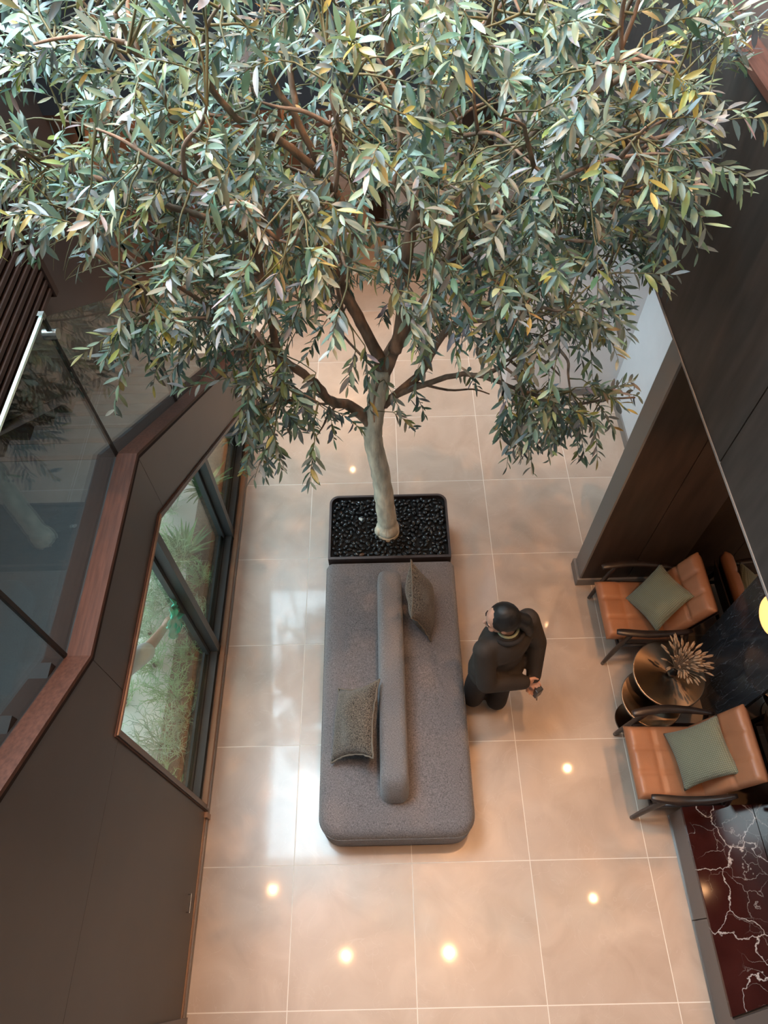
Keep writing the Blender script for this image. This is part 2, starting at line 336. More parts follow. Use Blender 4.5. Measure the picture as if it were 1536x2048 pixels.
def ellipsoid(mb, c, rx, ry, rz, rot=None, n=16, k=10):
    vs = []; fs = []; c = Vector(c); rot = rot or Matrix.Identity(3)
    for i in range(k+1):
        ph = math.pi*i/k
        for j in range(n):
            th = 2*math.pi*j/n
            vs.append(c + rot @ Vector((rx*max(math.sin(ph), .01)*math.cos(th), ry*max(math.sin(ph), .01)*math.sin(th), rz*math.cos(ph))))
    for i in range(k):
        for j in range(n): fs.append((i*n+j, i*n+(j+1) % n, (i+1)*n+(j+1) % n, (i+1)*n+j))
    fs.append(tuple(range(n))); fs.append(tuple(k*n+j for j in range(n))[::-1])
    mb.add(vs, fs)
def copy_tree(o, parent=None):
    c = o.copy(); COL.objects.link(c)
    if parent: c.parent = parent
    for ch in list(o.children): copy_tree(ch, c)
    return c
def roundrect(x0, x1, y0, y1, rs, n=6):       # rs: radii for (x0,y0),(x1,y0),(x1,y1),(x0,y1)
    out = []
    for (cx, cy, a0, r) in ((x0, y0, 180, rs[0]), (x1, y0, 270, rs[1]), (x1, y1, 0, rs[2]), (x0, y1, 90, rs[3])):
        px = cx + (r if cx == x0 else -r); py = cy + (r if cy == y0 else -r)
        for k in range(n+1):
            a = math.radians(a0 + 90*k/n); out.append((px+r*math.cos(a), py+r*math.sin(a)))
    return out

# ------------------------------------------------------------------ floor
fo = struct(bx(-6, 6, -3.5, 12, -0.10, -0.0015).build('floor', 'grout'))
T = 0.8; g = 0.003
gx0, gy0 = -0.678, 0.600
tile_cache = {}
def add_tile(x0, x1, y0, y1):
    if x1-x0 < .02 or y1-y0 < .02: return
    key = (round(x1-x0, 3), round(y1-y0, 3))
    if key not in tile_cache:
        hx, hy = (x1-x0)/2-g, (y1-y0)/2-g
        tile_cache[key] = MB().box(-hx, hx, -hy, hy, -0.012, 0).mesh('tile'); tile_cache[key].materials.append(M['tile'])
    o = bpy.data.objects.new('tile', tile_cache[key]); COL.objects.link(o); o.parent = fo; o.location = ((x0+x1)/2, (y0+y1)/2, 0)
for i in range(-4, 6):
    for j in range(-4, 13):
        x0, x1, y0, y1 = gx0+i*T, gx0+(i+1)*T, gy0+j*T, gy0+(j+1)*T
        if y0 < 5.5 and x0 < -1.31:            # beside the stair wall the tiles are cut at the wall
            x0 = -1.31
        if x1 < x0+.02: continue
        if x0 > 2.4 or x1 < -3.3: continue
        add_tile(x0, min(x1, 2.38), y0, y1)
# garden ground outside the window
struct(bx(-5, -1.36, -1.5, 5.9, -0.012, -0.004).build('garden_ground', 'gravel'), 'pale gravel ground outside the window')
struct(bx(-1.72, -1.36, -0.5, 5.5, -0.004, 0.03).build('planting_bed', 'gardensoil'), 'strip of brown soil along the outside of the window')

# ------------------------------------------------------------------ left wall under the stair, its window and trims
XW = -1.305; TH = 0.07
YA, YB, ZC = 1.163, 2.285, 2.363; SL = 0.66
def ztop(y): return ZC + SL*(YA-y) if y < YA else (ZC if y < YB else ZC-SL*(y-YB))
YE = YB + (ZC-0.02)/SL                       # where the slope meets the floor
WY0, WY1, WZ0, WZ1, WY2 = 0.965, 2.20, 0.055, 1.91, 4.36
def zwin(y): return WZ1 if y < WY1 else WZ1-0.684*(y-WY1)
WZE = zwin(WY2)
wl = struct(bx(XW-0.075, XW-0.055, -0.24, 0.96, 0.0, 1.88).build('wall_left', 'darkpaint'))
gp = 0.003
def panel(poly): 
    return MB().prism(poly, 0, XW-TH, XW).build('panel', 'panel', wl)
YS = -0.22
panel([(YS, 0.09), (WY0-gp, 0.09), (WY0-gp, 1.885-gp), (YS, 1.885-gp)])
panel([(YS, 1.885), (WY0+0.12, 1.885), (WY0+0.12, WZ1), (YA-gp, WZ1), (YA-gp, ztop(YA)-.0), (YS, ztop(YS))])
panel([(YA, WZ1), (WY1, WZ1), (YB, zwin(YB)), (YB, ZC), (YA, ZC)])
panel([(YB+gp, zwin(YB)), (WY2, WZE), (WY2, 0.09), (YE-0.12, 0.09), (YE-0.0, 0.03), (YB+gp, ztop(YB+gp))])
# below-window return to the floor and skirting
sk = struct(bx(XW-0.05, XW+0.012, YS, 5.4, 0, 0.045).build('baseboard_left', 'trimgrey'))
struct(bx(XW-0.03, XW+0.004, YS, 5.4, 0.045, 0.085).build('trim_1', 'copper'))
struct(bx(XW-0.02, XW+0.022, 0.90, 0.935, 0, 0.10).build('trim_2', 'copper'))
struct(bx(XW-0.12, XW+0.02, -1.2, YS, 0, 3.2).build('trim_3', 'liner'))
# flush pull on the wall
h = thing('flush_pull', 'slim steel pull handle on the brown wall panel near the floor', 'handle', (XW, 0.37, 0.27))
rel(h, MB().tube([(XW+0.02, 0.318, 0.262), (XW+0.02, 0.425, 0.268)], 0.004, 8).build('bar', 'steel'))
for y in (0.322, 0.42): rel(h, MB().tube([(XW, y, 0.265), (XW+0.02, y, 0.265)], 0.0035, 8).build('post', 'steel'))
# window: surround, frames, mullions, panes
wn = struct(MB().box(XW-0.16, XW-0.07, WY0, WY2, 0.0, WZ0).build('window_1', 'frame'))
OUT = [(WY0, WZ0), (WY0, WZ1), (WY1, WZ1), (WY2, WZE), (WY2, WZ0)]
def offset_poly(poly, d):
    n = len(poly); res = []
    for i in range(n):
        p0, p1, p2 = Vector(poly[i-1]), Vector(poly[i]), Vector(poly[(i+1) % n])
        e1 = (p1-p0).normalized(); e2 = (p2-p1).normalized()
        n1 = Vector((e1.y, -e1.x)); n2 = Vector((e2.y, -e2.x))
        k = (n1+n2); k = k/max(.2, k.dot(n1)*1.0) if k.length > 0 else n1
        res.append((p1.x+k.x*d, p1.y+k.y*d))
    return res
def edge_bar(a, b, a2, b2, x0, x1):           # bar between polygon edge a-b and its inset edge a2-b2
    return MB().prism([a, b, b2, a2], 0, x0, x1)
def ring(poly, d0, d1, x0, x1, name, mat, parent, skip=()):
    A = offset_poly(poly, d0) if d0 else poly; Bp = offset_poly(poly, d1)
    for i in range(len(poly)):
        if i in skip: continue
        j = (i+1) % len(poly); edge_bar(A[i], A[j], Bp[i], Bp[j], x0, x1).build(name, mat, parent)
ring(OUT, -0.018, 0.0, XW-0.10, XW+0.016, 'surround', 'copper', wn, skip=(0, 2, 3, 4))
ring(OUT, -0.014, 0.0, XW-0.10, XW+0.012, 'surround', 'liner', wn, skip=(1, 4))
ring(OUT, -0.026, -0.019, XW-0.10, XW+0.008, 'surround_edge', 'capwood', wn, skip=(4,))
ring(OUT, 0.0, 0.022, XW-0.12, XW+0.004, 'reveal', 'liner', wn, skip=(4,))
ring(OUT, 0.022, 0.062, XW-0.13, XW-0.065, 'sash_frame', 'frame', wn, skip=(4,))
MB().box(XW-0.13, XW-0.045, WY0+.02, WY2-.02, WZ0, WZ0+0.055).build('sash_frame', 'frame', wn)
MB().box(XW-0.145, XW-0.128, WY0+.02, WY2-.02, WZ0+.055, WZ0+0.10).build('sash_frame', 'frame', wn)
MB().box(XW-0.104, XW-0.098, WY0+.06, WY2-.06, WZ0+0.055, WZ0+0.062).build('gasket', 'gasket', wn)
MU = [2.13, 3.20]
for y in MU:
    t = zwin(y-0.05)-0.02
    MB().prism([(y-0.045, WZ0), (y+0.012, WZ0), (y+0.012, zwin(y+.012)-.02), (y-0.045, zwin(y-.045)-.02)], 0, XW-0.145, XW-0.105).build('mullion', 'frame', wn)
    MB().prism([(y-0.018, WZ0), (y+0.045, WZ0), (y+0.045, zwin(y+.045)-.02), (y-0.018, zwin(y-.018)-.02)], 0, XW-0.100, XW-0.035).build('mullion', 'frame', wn)
    MB().prism([(y-0.016, WZ0), (y+0.010, WZ0), (y+0.010, zwin(y+.010)-.03), (y-0.016, zwin(y-.016)-.03)], 0, XW-0.106, XW-0.099).build('gasket', 'gasket', wn)
ys = [WY0+.03]+MU+[WY2-.03]
for k in range(3):
    a, b = ys[k], ys[k+1]
    poly = [(a, WZ0+.03), (b, WZ0+.03), (b, zwin(b)-.03)]+([(WY1, WZ1-.03)] if a < WY1 < b else [])+[(a, zwin(a)-.03)]
    MB().prism(poly, 0, XW-0.118, XW-0.112).build('pane', 'windowglass', wn)
MB().box(XW-0.03, XW-0.012, 1.50, 1.60, WZ1-0.035, WZ1-0.02).build('latch', 'gasket', wn)

# ------------------------------------------------------------------ stair behind the wall
XS = -2.36
st = thing('staircase', 'dark stair with a half landing climbing behind the low charcoal wall', 'stairs', (-1.9, 3.6, 0))
LZ = 2.25
def kbar(x0, x1, z0, z1, name, mat, parent=st):   # kerb running along all three slopes
    pts = [(-0.9, ztop(-0.9)), (YA, ZC), (YB, ZC), (YE-0.1, ztop(YE-0.1))]
    for (a, b) in zip(pts[:-1], pts[1:]):
        rel(parent, MB().prism([(a[0], a[1]+z0), (b[0], b[1]+z0), (b[0], b[1]+z1), (a[0], a[1]+z1)], 0, x0, x1).build(name, mat))
kbar(XW-0.1, XW+0.006, 0.0, 0.022, 'handrail_cap', 'capwood')
kbar(XW+0.0, XW+0.006, -0.02, 0.0, 'cap_edge', 'darkchannel')
kbar(XW-0.112, XW-0.1, -0.06, 0.010, 'glass_slot', 'gasket')
kbar(XW-0.21, XW-0.112, -0.10, -0.004, 'stringer', 'darkchannel')
kbar(XW-0.11, XW-0.07, -0.30, 0.0, 'stringer_core', 'darkchannel')
NR = 12; RI = LZ/NR; RU = RI/SL
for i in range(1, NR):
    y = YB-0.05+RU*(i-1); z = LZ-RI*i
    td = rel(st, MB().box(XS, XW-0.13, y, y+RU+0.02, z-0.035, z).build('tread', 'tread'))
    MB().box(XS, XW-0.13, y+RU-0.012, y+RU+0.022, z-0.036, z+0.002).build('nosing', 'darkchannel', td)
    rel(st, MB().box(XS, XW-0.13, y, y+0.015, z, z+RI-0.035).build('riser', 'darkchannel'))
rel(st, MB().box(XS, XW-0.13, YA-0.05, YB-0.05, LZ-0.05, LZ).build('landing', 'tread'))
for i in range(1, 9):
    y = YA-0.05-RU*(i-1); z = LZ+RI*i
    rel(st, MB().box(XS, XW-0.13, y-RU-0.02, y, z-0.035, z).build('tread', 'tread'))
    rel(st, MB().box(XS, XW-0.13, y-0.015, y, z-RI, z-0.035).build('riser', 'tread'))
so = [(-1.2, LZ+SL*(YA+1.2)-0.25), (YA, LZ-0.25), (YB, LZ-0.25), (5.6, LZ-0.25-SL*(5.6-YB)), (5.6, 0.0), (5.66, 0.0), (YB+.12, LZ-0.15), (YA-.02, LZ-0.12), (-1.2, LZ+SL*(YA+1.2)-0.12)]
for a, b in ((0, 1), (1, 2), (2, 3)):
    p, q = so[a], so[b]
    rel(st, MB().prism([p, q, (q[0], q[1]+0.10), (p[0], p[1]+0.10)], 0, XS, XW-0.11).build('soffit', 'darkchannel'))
# glass balustrade panels
XG = XW-0.104
def gpanel(y0, y1, label, hb=0.93):
    poly = [(y0, ztop(y0)-0.04), (y1, ztop(y1)-0.04), (y1, ztop(y1)+hb), (y0, ztop(y0)+hb)]
    t = thing('glass_balustrade', label, 'glass panel', (XG, (y0+y1)/2, min(ztop(y0), ztop(y1))), group='glass balustrade panels on the stair')
    rel(t, MB().prism(poly, 0, XG-0.006, XG+0.006).build('pane', 'glass'))
    tp = [(y0, ztop(y0)+hb), (y1, ztop(y1)+hb), (y1, ztop(y1)+hb+0.012), (y0, ztop(y0)+hb+0.012)]
    return t, tp
G = 0.008
t1, tp = gpanel(YA+G, YB-G, 'level glass balustrade panel beside the stair landing with a bright top edge')
rel(t1, MB().prism(tp, 0, XG-0.007, XG+0.007).build('polished_edge', 'glassedge'))
t2, tp = gpanel(YB+G, 3.25-G, 'sloping glass panel just below the stair landing reflecting olive leaves')
t3, tp = gpanel(3.25+G, 4.25-G, 'sloping glass panel halfway down the lower stair flight')
t4, tp = gpanel(4.25+G, 5.2, 'lowest sloping glass panel at the foot of the stair')
t5, tp = gpanel(0.1, YA-G, 'rising glass panel on the upper stair flight nearest the camera')
for y, tt in ((YA, t5), (YB, t1), (3.25, t2), (4.25, t3)):
    rel(tt, MB().prism([(y-G-.002, ztop(y)-0.04), (y+G+.002, ztop(y)-.04), (y+G+.002, ztop(y)+.93), (y-G-.002, ztop(y)+.93)], 0, XG-0.007, XG+0.007).build('joint_seal', 'gasket'))
cl = thing('glass_clamp', 'round steel clamp joining two glass panels at the landing corner', 'clamp', (XG, YB, ztop(YB)+0.82))
rel(cl, MB().tube([(XG-0.03, YB, ztop(YB)+.84), (XG+0.03, YB, ztop(YB)+.84)], 0.024, 16).build('disc', 'steel', smooth=True))
rel(cl, MB().box(XG-0.012, XG+0.012, YB-0.014, YB+.014, ztop(YB)+0.925, ztop(YB)+0.95).build('cap', 'steel'))

# ------------------------------------------------------------------ slatted screen on the far side of the stair
sc = thing('slatted_screen', 'near-black slatted timber screen hanging beside the stair at the left edge', 'screen', (-2.42, 3.0, 1.9))
rel(sc, bx(-2.50, -2.46, 1.0, 4.26, 1.90, 4.4).build('backing', 'slat'))
for k in range(34):
    z = 1.915+k*0.074
    rel(sc, bx(-2.46, -2.415, 1.0, 4.25-0.02*(k % 2), z, z+0.045).build('slat', 'slat', bevel=0.006, seg=1))
rel(sc, bx(-2.47, -2.40, 4.20, 4.26, 1.88, 4.4).build('end_post', 'slat'))

# ------------------------------------------------------------------ shell: outer walls, ceilings, galleries
struct(MB().prism([(-3, 4.6), (YA, LZ-0.2), (YB, LZ-0.2), (5.55, 0.0), (5.6, 0.0), (5.6, CEIL), (-3, CEIL)], 0, -2.62, -2.52).build('wall_stair_side', 'panel'))
struct(MB().prism([(-1.2, LZ+SL*(YA+1.2)-.1), (YA, LZ-0.2), (YB, LZ-0.2), (5.45, 0.0), (5.6, 0.0), (YB+.06, LZ+.03), (YA-.06, LZ+.03), (-1.2, LZ+SL*(YA+1.2)+.1)], 0, -2.52, XS-.002).build('trim_9', 'darkchannel'))
struct(bx(-4.6, -2.52, 5.9, 6.0, 0, LOW).build('wall_garden_end', 'brownwall'))
struct(bx(-4.6, -1.02, 6.75, 6.85, 0, LOW).build('wall_back_left', 'brownwall'))
struct(bx(-1.02, -0.90, 6.75, 9.0, 0, LOW).build('wall_corridor_left', 'brownwall'))
struct(bx(-2.62, -2.52, 5.6, 6.75, 0, LOW).build('wall_stair_foot', 'brownwall'))
struct(bx(-1.0, 3.0, 9.4, 9.5, 0, LOW).build('wall_corridor_end', 'brownwall'))
wb = struct(bx(0.09, 2.5, 7.0, 7.12, 0, LOW).build('wall_back_right', 'greywall'))
struct(bx(0.075, 2.5, 6.975, 7.0, 0, 0.09).build('baseboard_back', 'greytrim'))
struct(bx(0.06, 0.09, 6.98, 7.14, 0, LOW).build('trim_4', 'wenge'))
struct(bx(0.55, 0.60, 6.97, 7.0, 0, LOW).build('trim_5', 'greytrim'))
struct(bx(0.85, 1.2, 6.96, 7.0, 0, 2.2).build('door_1', 'wenge'))
cb = thing('tall_cabinet', 'dark tall cabinet beside the orange-lit corridor behind the tree', 'cabinet', (-0.02, 8.1, 0))
rel(cb, bx(-0.12, 0.5, 7.9, 8.3, 0, 2.1).build('body', 'wenge')); rel(cb, bx(-0.11, 0.18, 7.88, 7.9, 0.05, 2.08).build('door', 'darkwood')); rel(cb, bx(0.19, 0.49, 7.88, 7.9, 0.05, 2.08).build('door', 'darkwood'))
# far gallery front and the low ceiling beyond it
struct(bx(-2.52, 1.62, 5.42, 5.5, LOW, CEIL).build('wall_far_gallery', 'darkpaint'))
struct(bx(-4.6, 3.6, 5.5, 9.5, LOW, LOW+0.1).build('ceiling_back', 'ceilpaint'))
# right gallery front: veneer panels, cap, low ceiling
wr = struct(bx(1.641, 1.70, -3.0, 5.42, LOW+.11, 3.78).build('wall_right_gallery', 'darkpaint'))
for (a, b) in ((-3.0, -0.55), (-0.55, 0.72), (0.72, 1.985), (1.985, 3.60), (3.60, 5.42)):
    bx(1.60, 1.64, a+0.004, b-0.004, LOW, 3.78).build('panel', 'darkwood', wr)
struct(bx(1.585, 1.70, -3, 5.42, 3.78, 3.81).build('trim_6', 'capwood'))
struct(bx(1.595, 1.64, -3, 5.42, LOW-0.012, LOW).build('trim_7', 'greytrim'))
struct(bx(1.70, 3.6, -3.0, 5.5, 3.55, 3.66).build('floor_gallery', 'wenge'))
struct(bx(1.642, 3.6, -3.0, 5.5, LOW, LOW+0.1).build('ceiling_lounge', 'brownwall'))
struct(bx(3.5, 3.6, -3, 9.5, LOW, CEIL).build('wall_gallery_outer', 'brownwall'))
# lounge back wall: smoked mirrors either side of a dark marble strip
XR = 2.38
wr2 = struct(bx(XR+0.02, XR+0.12, -3.0, 4.0, 0, LOW).build('wall_right', 'wenge'))
bx(XR, XR+0.02, 2.06, 2.69, 0.0, LOW).build('mirror_panel', 'mirror', wr2)
bx(XR, XR+0.02, 0.0, 1.41, 0.0, LOW).build('mirror_panel', 'mirror', wr2)
bx(XR-0.012, XR+0.02, 1.42, 2.05, 0.0, LOW).build('marble_panel', 'blackmarble', wr2)
bx(XR, XR+0.02, -3.0, -0.01, 0, LOW).build('panel', 'wenge', wr2)
# partition between lounge and niche
pt = struct(bx(1.62, XR, 2.70, 2.855, 0, LOW).build('wall_partition', 'wenge'))
bx(1.605, 1.62, 2.69, 2.865, 0.09, LOW).build('end_trim', 'greytrim', pt)
bx(1.62, 2.00, 2.688, 2.70, 0.10, LOW).build('panel', 'wenge', pt); bx(2.006, XR, 2.688, 2.70, 0.10, LOW).build('panel', 'wenge', pt)
struct(bx(1.585, XR, 2.672, 2.885, 0, 0.10).build('baseboard_partition', 'greytrim', bevel=0.006))
# pale niche beyond the partition
wn2 = struct(bx(1.225, 2.45, 4.85, 5.25, 0, LOW).build('wall_niche', 'greywall'))
struct(bx(1.21, 2.34, 4.835, 4.85, 0, 0.10).build('baseboard_niche', 'greytrim'))
struct(bx(1.21, 1.225, 4.835, 5.25, 0, 0.10).build('baseboard_niche_end', 'greytrim'))
struct(bx(2.33, 2.45, 4.10, 4.85, 0, LOW).build('wall_niche_side', 'greywall'))
struct(bx(2.315, 2.33, 4.10, 4.85, 0, 0.10).build('baseboard_niche_side', 'greytrim'))
struct(bx(2.29, 2.47, 4.02, 4.10, 0, LOW).build('trim_8', 'greytrim', bevel=0.01))
struct(bx(2.31, 2.47, 3.0, 4.02, 0, LOW).build('wall_niche_return', 'greywall'))
struct(bx(2.5, 2.6, 4.0, 9.5, 0, LOW).build('wall_right_back', 'greywall'))
# ceiling over the void with a skylight opening, and the wall and floor behind the camera
for (x0, x1, y0, y1) in ((-2.62, -2.5, -3, 5.5), (-1.0, 3.6, -3, 5.5), (-2.5, -1.0, -3, 1.7), (-2.5, -1.0, 5.1, 5.5)):
    struct(bx(x0, x1, y0, y1, CEIL, CEIL+0.1).build('ceiling', 'ceilpaint'))
struct(bx(-2.62, -1.0, 1.6, 5.5, CEIL+0.1, CEIL+0.14).build('skylight_cover', 'ceilpaint'))
struct(bx(-2.62, 3.6, -3.1, -3.0, 0, CEIL).build('wall_camera_side', 'ceilpaint'))
struct(bx(-2.6, 1.6, -3.0, -0.62, 3.3, 3.62).build('floor_camera_gallery', 'capwood'))

# unseen tall window added above the stair to give the leaves cool light
w2 = struct(bx(-2.52, -2.50, 0.95, 5.25, 4.75, 8.15).build('added_high_window', 'white'))
for y in (0.95, 2.37, 3.78, 5.20): bx(-2.52, -2.44, y, y+0.05, 4.75, 8.15).build('mullion', 'frame', w2)
for z in (4.70, 6.42, 8.12): bx(-2.52, -2.44, 0.95, 5.25, z, z+0.05).build('mullion', 'frame', w2)
w3 = struct(bx(-2.42, -0.88, 5.395, 5.42, 3.65, 8.15).build('window_3', 'white'))
for x in (-2.45, -1.67, -0.89): bx(x, x+0.05, 5.33, 5.395, 3.6, 8.15).build('mullion', 'frame', w3)
for z in (3.6, 5.1, 6.6, 8.1): bx(-2.45, -0.84, 5.33, 5.395, z, z+0.05).build('mullion', 'frame', w3)
# ------------------------------------------------------------------ lamps
def downlight(x, y, z, power, spot, label, color=(1.0, 0.51, 0.23), r=0.028, blend=0.6, tilt=None):
    t = thing('downlight', label, 'downlight', (x, y, z-0.012), group='recessed ceiling downlights')
    rel(t, MB().lathe([(r*1.55, 0.0), (r*1.55, 0.012), (r*1.1, 0.012), (r*1.1, 0.002)], (x, y, z-0.014), 24).build('ring', 'white'))
    rel(t, MB().lathe([(r, 0), (r, 0.006)], (x, y, z-0.0165), 24).build('lens', 'downlight'))
    l = bpy.data.lights.new('downlight_beam', 'SPOT'); l.energy = power; l.color = color; l.spot_size = math.radians(spot); l.spot_blend = blend; l.shadow_soft_size = r
    lo = bpy.data.objects.new('downlight_beam', l); COL.objects.link(lo); lo.location = (x, y, z-0.03)
    if tilt: lo.rotation_euler = (Vector(tilt)-Vector((x, y, z-.03))).to_track_quat('-Z', 'Y').to_euler()
    rel(t, lo)
downlight(-0.83, 0.21, CEIL, 160, 85, 'high ceiling downlight over the floor left of the sofa end')
downlight(0.88, 0.22, CEIL, 310, 85, 'high ceiling downlight over the floor right of the sofa end')
downlight(-2.12, 1.2, CEIL, 120, 70, 'high ceiling downlight above the stair landing')
downlight(-0.35, 0.75, CEIL, 330, 15, 'added high ceiling spotlight brightening the olive trunk', color=(1.0, 0.74, 0.52), blend=.9, tilt=(-0.02, 3.0, 1.25))  # extra lamp, added only to brighten the trunk under the crown
downlight(1.0, 1.9, CEIL, 480, 75, 'high ceiling downlight above the right side of the tree')
downlight(-0.15, 3.7, CEIL, 600, 80, 'high ceiling downlight straight above the tree crown')
downlight(1.15, 4.9, CEIL, 180, 80, 'high ceiling downlight behind the tree')
downlight(1.90, 1.78, LOW, 40, 125, 'lounge ceiling downlight over the round tables')
downlight(1.95, 3.45, LOW, 14, 125, 'lounge ceiling downlight behind the dark partition')
downlight(1.95, 0.55, LOW, 26, 125, 'lounge ceiling downlight over the red marble plinth')
downlight(-0.50, 7.1, LOW, 70, 140, 'downlight in the low ceiling behind the tree')
downlight(-0.45, 5.9, LOW, 14, 140, 'downlight at the edge of the low back ceiling')
downlight(-1.9, 6.3, LOW, 40, 140, 'downlight in the low ceiling by the foot of the stair')
LY, LZp = 1.724, 1.392
lp = thing('wall_lamp', 'round glowing wall lamp on the dark marble strip', 'lamp', (XR-0.012, LY, LZp))
rel(lp, MB().tube([(XR-0.013, LY, LZp), (XR-0.04, LY, LZp)], 0.05, 24).build('back_plate', 'bronze'))
mb = MB(); ellipsoid(mb, (XR-0.075, LY, LZp), 0.045, 0.125, 0.125, n=28, k=14); rel(lp, mb.build('glass_shade', 'lampglow', smooth='all'))

# ------------------------------------------------------------------ island sofa and planter
SX0, SX1, SY0, SY1 = -0.485, 0.538, 0.705, 2.735
sf = thing('island_sofa', 'long grey upholstered island bench with a central backrest, joined to the planter', 'sofa', (0.02, 1.7, 0))
rel(sf, MB().prism(roundrect(SX0+.05, SX1-.05, SY0+.05, SY1, (.1, .1, .02, .02)), 2, 0, 0.045).build('plinth', 'gasket'))
def cushion_block(poly_fn, levels, name, mat, parent):
    rings = [poly_fn(ins, ) for ins, z in levels]; n = len(rings[0]); mb = MB(); vs = []; fs = []
    for (ins, z), rg in zip(levels, rings): vs += [(p[0], p[1], z) for p in rg]
    for i in range(len(levels)-1):
        for j in range(n): fs.append((i*n+j, i*n+(j+1) % n, (i+1)*n+(j+1) % n, (i+1)*n+j))
    fs.append(tuple(range(n))[::-1]); fs.append(tuple((len(levels)-1)*n+j for j in range(n))); mb.add(vs, fs)
    return rel(parent, mb.build(name, mat, smooth=True))
rr = lambda ins: roundrect(SX0+ins, SX1-ins, SY0+ins, SY1-ins*.6, (max(.02, .14-ins), max(.02, .14-ins), max(.012, .035-ins*.5), max(.012, .035-ins*.5)), 10)
seat_ = cushion_block(rr, [(0.012, 0.045), (0.0, 0.06), (0.0, 0.30), (0.004, 0.335), (0.014, 0.365), (0.03, 0.388), (0.055, 0.402), (0.10, 0.410), (0.2, 0.415)], 'seat_cushion', 'sofa', sf)
MB().tube([(*p, 0.318) for p in rr(-0.001)+[rr(-0.001)[0]]], 0.0025, 6).build('piping', 'sofaback', seat_)
# backrest: tapered, round-ended bar
def backrest():
    mb = MB(); vs = []; fs = []
    lev = [(0.095, 0.90, 2.50, 0.40), (0.094, 0.905, 2.50, 0.50), (0.088, 0.935, 2.495, 0.62), (0.082, 0.965, 2.49, 0.665), (0.068, 0.99, 2.475, 0.690), (0.045, 1.02, 2.455, 0.700)]
    n = None
    for hw, y0, y1, z in lev:
        rg = roundrect(0.016-hw, 0.016+hw, y0, y1, (hw*.75, hw*.75, hw*.55, hw*.55), 8); n = len(rg); vs += [(p[0], p[1], z) for p in rg]
    for i in range(len(lev)-1):
        for j in range(n): fs.append((i*n+j, i*n+(j+1) % n, (i+1)*n+(j+1) % n, (i+1)*n+j))
    fs.append(tuple(range(n))[::-1]); fs.append(tuple((len(lev)-1)*n+j for j in range(n))); mb.add(vs, fs); return mb
rel(sf, backrest().build('backrest', 'sofaback', smooth=True))
for (x, y) in ((-0.36, 0.80), (0.42, 0.80)): rel(sf, bx(x-.03, x+.03, y-.03, y+.03, 0, 0.05).build('foot', 'gasket'))

PX0, PX1, PY0, PY1, PZ = -0.470, 0.518, 2.742, 3.362, 0.42
pl = thing('planter_box', 'dark bronze metal planter box at the far end of the sofa', 'planter', (0.02, 3.05, 0))
outer = roundrect(PX0, PX1, PY0, PY1, (.004, .004, .08, .08), 8); inner = roundrect(PX0+.018, PX1-.018, PY0+.022, PY1-.018, (.004, .004, .064, .064), 8)
mb = MB(); n = len(outer)
vs = [(p[0], p[1], 0.0) for p in outer]+[(p[0], p[1], PZ) for p in outer]+[(p[0], p[1], PZ) for p in inner]+[(p[0], p[1], PZ-.10) for p in inner]
fs = []
for k in range(3):
    for j in range(n): fs.append((k*n+j, k*n+(j+1) % n, (k+1)*n+(j+1) % n, (k+1)*n+j))
fs.append(tuple(3*n+j for j in range(n))); fs.append(tuple(range(n))); mb.add(vs, fs)
rel(pl, mb.build('box_shell', 'planter', smooth=True))
rel(pl, MB().prism(inner, 2, PZ-0.09, PZ-0.042).build('soil', 'soil'))
# pebbles: each one an object
peb_meshes = []
for k in range(6):
    mb = MB(); ellipsoid(mb, (0, 0, 0), 0.026*random.uniform(.9, 1.25), 0.0165*random.uniform(.85, 1.2), 0.0105*random.uniform(.8, 1.1), n=8, k=5)
    me = mb.mesh('pebble'); me.materials.append(M['pebble']); me.polygons.foreach_set('use_smooth', [True]*len(me.polygons)); peb_meshes.append(me)
for m_ in ('pebblelight', 'pebblebrown'):
    me = peb_meshes[0].copy(); me.materials.clear(); me.materials.append(M[m_]); peb_meshes.append(me)
spots = []
tries = 0
while len(spots) < 292 and tries < 60000:
    tries += 1
    x = random.uniform(PX0+.038, PX1-.038); y = random.uniform(PY0+.040, PY1-.036)
    if (x-0.012)**2+(y-3.02)**2 < 0.105**2: continue
    if y > PY1-.09 and (x < PX0+.09 or x > PX1-.09):
        cx = PX0+.09 if x < 0 else PX1-.09
        if (x-cx)**2+(y-(PY1-.09))**2 > 0.055**2: continue
    dmin = 0.033 if tries < 30000 else 0.028
    if all((x-a)**2+(y-b)**2 > dmin**2 for a, b in spots): spots.append((x, y))
for i, (x, y) in enumerate(spots):
    me = random.choice(peb_meshes[:6])
    o = bpy.data.objects.new('pebble', me); COL.objects.link(o)
    o.location = (x, y, PZ-0.031+random.uniform(0, .012)); o.rotation_euler = (random.uniform(-.5, .5), random.uniform(-.5, .5), random.uniform(0, 6.28))
    s = random.uniform(.85, 1.2); o.scale = (s, s, s)
    tag(o, 'glossy black pebble lying in the planter around the tree trunk', 'pebble', 'black pebbles in the planter')
o = bpy.data.objects.new('pebble', peb_meshes[6]); COL.objects.link(o); o.location = (-0.205, 3.13, PZ-0.018); o.rotation_euler = (.1, .1, -.6); o.scale = (1.0, 1.0, 1.0)
tag(o, 'single pale grey pebble lying on the black pebbles left of the trunk', 'pebble')
o = bpy.data.objects.new('pebble', peb_meshes[7]); COL.objects.link(o); o.location = (-0.20, 2.79, PZ-0.018); o.rotation_euler = (.1, .1, .4)
tag(o, 'brown pebble at the near edge of the planter by the sofa', 'pebble')

